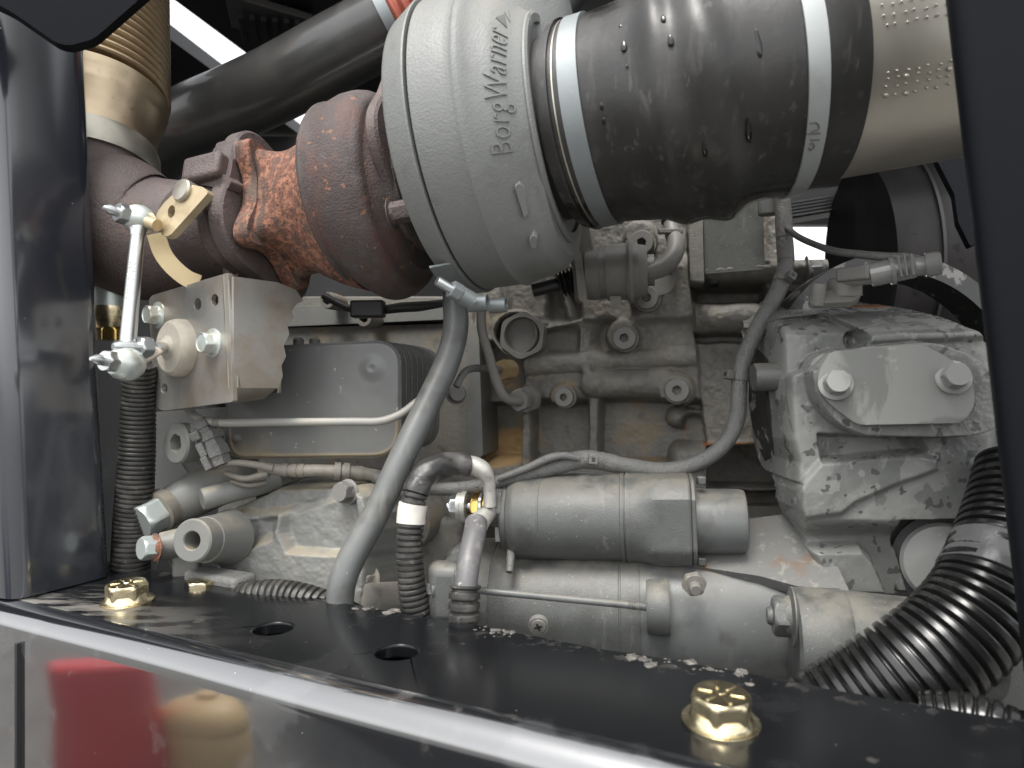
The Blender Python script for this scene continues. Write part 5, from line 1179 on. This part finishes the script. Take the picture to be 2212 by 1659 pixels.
box("block_body", P(475, 1266, .575), BX * .030, BY * .012, (0, 0, .012), M['loom'], jb, .004)
hexhead("gold_nut", P(432, 1272, .562), (0, 0, 1), .012, .007, M['gold'], jb)
# ------------------------------------------------------------------ valve under the hose
sv_ = thing("wastegate_valve", "dark grey round control valve with hose hanging below the intake hose", "valve", P(1310, 660, .64))
VA = unit([1, -.2, .03])
lathe("valve_body", [(0, .0002), (0, .0235), (.012, .0240), (.012, .0225), (.018, .0225), (.018, .0250), (.046, .0255), (.046, .0002)], P(1268, 592, .64), VA, M['plugface'], sv_, 56)
lathe("clamp_ridge", [(.036, .0002), (.036, .0272), (.039, .0285), (.042, .0272), (.042, .0002)], P(1268, 592, .64), VA, M['plugface'], sv_, 56)
lathe("end_cap", [(.042, .0002), (.042, .0245), (.052, .0225), (.054, .0205), (.054, .014), (.060, .014), (.060, .0002)], P(1268, 592, .64), VA, M['plugface'], sv_, 56)
prism("mount_plate", rpoly([(1228, 500), (1242, 498), (1258, 560), (1268, 640), (1262, 656), (1250, 646), (1244, 580)], 5), Plane(1250, 580, .615, (.5, -1, 0)), 0, .006, M['block'], sv_, .001)
box("strut", P(1262, 536, .63), unit([.15, 0, -1]) * .028, (.007, .0, .001), (0, .006, 0), M['block'], sv_, .001)
tube("valve_hose", [(1372, 590, .625, 19), (1400, 588, .622, 19), (1432, 577, .62, 20), (1454, 553, .622, 20), (1460, 525, .63, 19), (1452, 500, .64, 17), (1448, 450, .65, 17)], M['plugface'], sv_, 28, 60)
ring("hose_clip", pxpath([(1449, 480, .645), (1448, 460, .648)]), 0, .006, .0076, M['dark'], sv_, .001, 24)
box("clip_screw", P(1448, 500, .632), (.011, 0, 0), (0, .003, 0), (0, 0, .0022), M['block'], sv_, .001)
lathe("bellow_rod", [(0, .0002), (0, .006), (.05, .006), (.05, .0002)], P(1150, 628, .64), P(1230, 608, .64) - P(1150, 628, .64), M['dark'], sv_, 20)
q0_ = P(1206, 616, .64); qd = unit(P(1240, 606, .64) - q0_)
lathe("bellow", [(x, .0105 + .0022 * math.sin(x / .0035 * 6.283)) for x in np.linspace(0, .016, 50)], q0_, qd, M['sat'], sv_, 28)
prism("tab", rpoly([(1318, 640), (1342, 640), (1340, 668), (1318, 664)], 3), Plane(1330, 655, .615, EN), 0, .003, M['block'], sv_, .0008)
prism("plug_bracket", rpoly([(1376, 660), (1385, 620), (1430, 600), (1455, 570), (1470, 590), (1450, 630), (1420, 640)], 8), EP, .046, .004, M['plugface'], sv_, .001, holes=[ell(1446, 590, 7, 6)])
plug(P(1384, 563, .625), NE, .0075, .004, M['block'], None, sv_, "bracket_screw", .5)
ow = thing("oxygen_lead", "dark lead with rubber connector below the rusty turbine", "cable", P(830, 680, .66))
tube("lead", [(700, 640, .70, 8), (760, 668, .68, 8), (800, 672, .67, 9), (870, 664, .665, 11), (905, 662, .665, 11), (960, 655, .67, 8)], M['sat'], ow, 16, 50)
box("lead_connector", P(795, 668, .662), (.016, -.002, 0), (0, .008, 0), (0, 0, .008), M['sat'], ow, .002)
# ------------------------------------------------------------------ speed sensor on the housing
ss_n = thing("speed_sensor", "grey sensor with latched plug and round boot on top of the wet housing", "sensor", P(1815, 650, .52))
prism("sensor_flange", rpoly([(1748, 646), (1752, 634), (1800, 626), (1858, 628), (1860, 640), (1840, 652), (1752, 656)], 5), Plane(1800, 642, .515, (-.1, -.75, .65)), 0, .005, M['plugface'], ss_n, .001)
lathe("sensor_body", [(0, .0002), (0, .0125), (.011, .0118), (.013, .010), (.013, .0002)], P(1823, 638, .525), unit([0, -.15, 1]), M['plugface'], ss_n, 40)
plug(P(1767, 636, .515), (0, -.2, 1), .0052, .008, M['plugface'], None, ss_n, "cap_screw", .55)
pth = pxpath([(1815, 602, .52), (1870, 596, .505), (1950, 580, .495), (2030, 568, .485)], 60)
L5 = pth.L
so_ = [(0, .0002), (0, .0048), (.006, .0062), (.022, .0068), (.0225, .0086), (.034, .0086), (.0342, .0100), (.037, .0100), (.0372, .0084), (.050, .0080), (.0505, .0070), (.056, .0070), (.0563, .0084), (.064, .0084), (.0643, .0074), (.0655, .0080), (L5 - .006, .0078), (L5 - .001, .0062), (L5, .0002)]
sweep("plug_body", pth, so_, mat('wet_grey_plastic', (.20, .20, .195), .14, coat=.6), ss_n, 28, angle=28)
for k in (.040, .044, .048):
    c, T, N = pth.ev(np.array([k])); box("latch_rib", c[0] + N[0] * .0082, T[0] * .0007, np.cross(T[0], N[0]) * .0075, N[0] * .0016, M['plugface'], ss_n, .0003)
c, T, N = pth.ev(np.array([.012])); box("head_block", c[0] + V(0, -.001, .002), T[0] * .012, V(0, 0, 1) * .0052, unit(np.cross(T[0], [0, 0, 1])) * .0072, M['plugface'], ss_n, .0018)
wr = thing("sensor_wire", "slender grey wire drooping from the loom to the sensor plug", "wire", P(1780, 530, .56))
tube("wire", [(1700, 492, .59, 6), (1725, 512, .57, 7), (1765, 530, .55, 7), (1805, 543, .53, 8), (1860, 550, .515, 9), (1920, 556, .505, 10), (1975, 560, .50, 11)], M['loom'], wr, 16, 60)
# ------------------------------------------------------------------ fan cowl behind
fs_ = thing("fan_cowl", "black curved fan cowl behind the housing at upper right", "fan cowl", P(1930, 640, .95))
cw = mat('scuffed_cowl', (.018, .017, .017), .38, layers=[dict(scale=16, lo=.45, hi=.7, col=(.035, .033, .033), amt=.7, stretch=(1, 1, .4)), dict(scale=60, lo=.62, hi=.68, col=(.015, .015, .015))], bump=[(60, .2, 4)], spec=.12)
lathe("cowl_drum", [(-.125, .001), (-.125, .148), (-.02, .162), (.0, .162), (.09, .160), (.10, .155), (.10, .001)], P(2040, 560, 1.05), unit([1, -.12, .05]), cw, fs_, 96)
c0 = P(2040, 560, 1.05)
lathe("cowl_seam", [(-.075, .158), (-.075, .1615), (-.071, .1615), (-.071, .158)], c0, unit([1, -.12, .05]), M['sat'], fs_, 96, closed=True)
bk = thing("gloss_bracket", "black upright bracket between fan cowl and right post", "bracket", P(2080, 480, .70))
prism("bracket_plate", rpoly([(2022, 342), (2075, 328), (2110, 330), (2120, 520), (2096, 532), (2070, 480), (2062, 420)], 5), Plane(2080, 430, .70, (-.3, -1, .1)), 0, .012, M['postmatt'], bk, .004)
us = thing("hood_stay", "dark ribbed underside strip beyond the loom at right", "strip", P(1760, 440, 1.2))
box("strip_body", P(1770, 440, 1.2), (.09, -.02, .012), (0, .03, 0), (0, 0, .022), M['dark'], us, .004)
for k in range(5): box("strip_rib", P(1770, 428 + k * 7, 1.165), (.085, -.02, .010), (0, .002, 0), (0, 0, .0012), M['pipeblack'], us, .0005)
# trellis of the radiator guard low at the left
gd = thing("radiator_guard", "thin crossed wires of a guard mesh low at far left", "mesh guard", P(355, 1250, .72))
for (a, b) in (((330, 1245, .70), (352, 1190, .70)), ((372, 1250, .70), (398, 1185, .70)), ((352, 1190, .71), (385, 1250, .71)), ((310, 1190, .71), (335, 1250, .71))):
    pth = Path([P(*a), P(*b)]); sweep("guard_wire", pth, [(0, .0008), (pth.L, .0008)], M['bandsteel'], gd, 8)
# ------------------------------------------------------------------ what the gloss paint mirrors: things in the yard behind the viewer, plus an added dark box
rc = thing("fuel_can", "red steel fuel can standing on the gravel yard, mirrored in the beam", "fuel can", (-2.65, .135, 0))
box("can_body", (-2.65, .135, .29), (0, .125, 0), (.08, 0, 0), (0, 0, .29), M['red'], rc, .03)
#sweep("can_handle", Path([V(-2.65, .06, .51), V(-2.65, .08, .56), V(-2.65, .19, .56), V(-2.65, .21, .51)], 40), [(q, .010) for q in np.linspace(0, .22, 20)], M['red'], rc, 12)
td = thing("plastic_drum", "low tan plastic drum standing beside the red fuel can", "drum", (-2.62, -.15, 0))
lathe("drum_body", [(0, .001), (0, .155), (.02, .165), (.22, .168), (.235, .162), (.25, .168), (.31, .162), (.355, .125), (.38, .06), (.385, .001)], (-2.62, -.15, 0), (0, 0, 1), M['tanp'], td, 48)
lathe("drum_cap", [(0, .04), (.03, .04), (.035, .001)], (-2.62, -.15, .375), (0, 0, 1), M['tanp'], td, 24)
sk = thing("reflection_darkener", "added unseen skip with ribbed sides standing in the yard behind the viewer", "darkener", (-2.5, -1.75, 0))  # unseen dark box, added so the beam's right part reflects darker
skm = mat('darkener_paint', (.03, .032, .034), .6, layers=[dict(scale=6, lo=.5, hi=.7, col=(.07, .05, .04), amt=.6)])
box("darkener_body", (-2.5, -1.75, .42), (.75, 0, 0), (0, .80, 0), (0, 0, .40), skm, sk, .03, taper=1.08)
box("darkener_rim", (-2.5, -1.75, .85), (.84, 0, 0), (0, .89, 0), (0, 0, .035), skm, sk, .01)
for k in range(5): box("darkener_rib", (-1.735 + .0, -2.35 + .3 * k, .45), (.03, 0, 0), (0, .03, 0), (.02, 0, .36), skm, sk, .008)
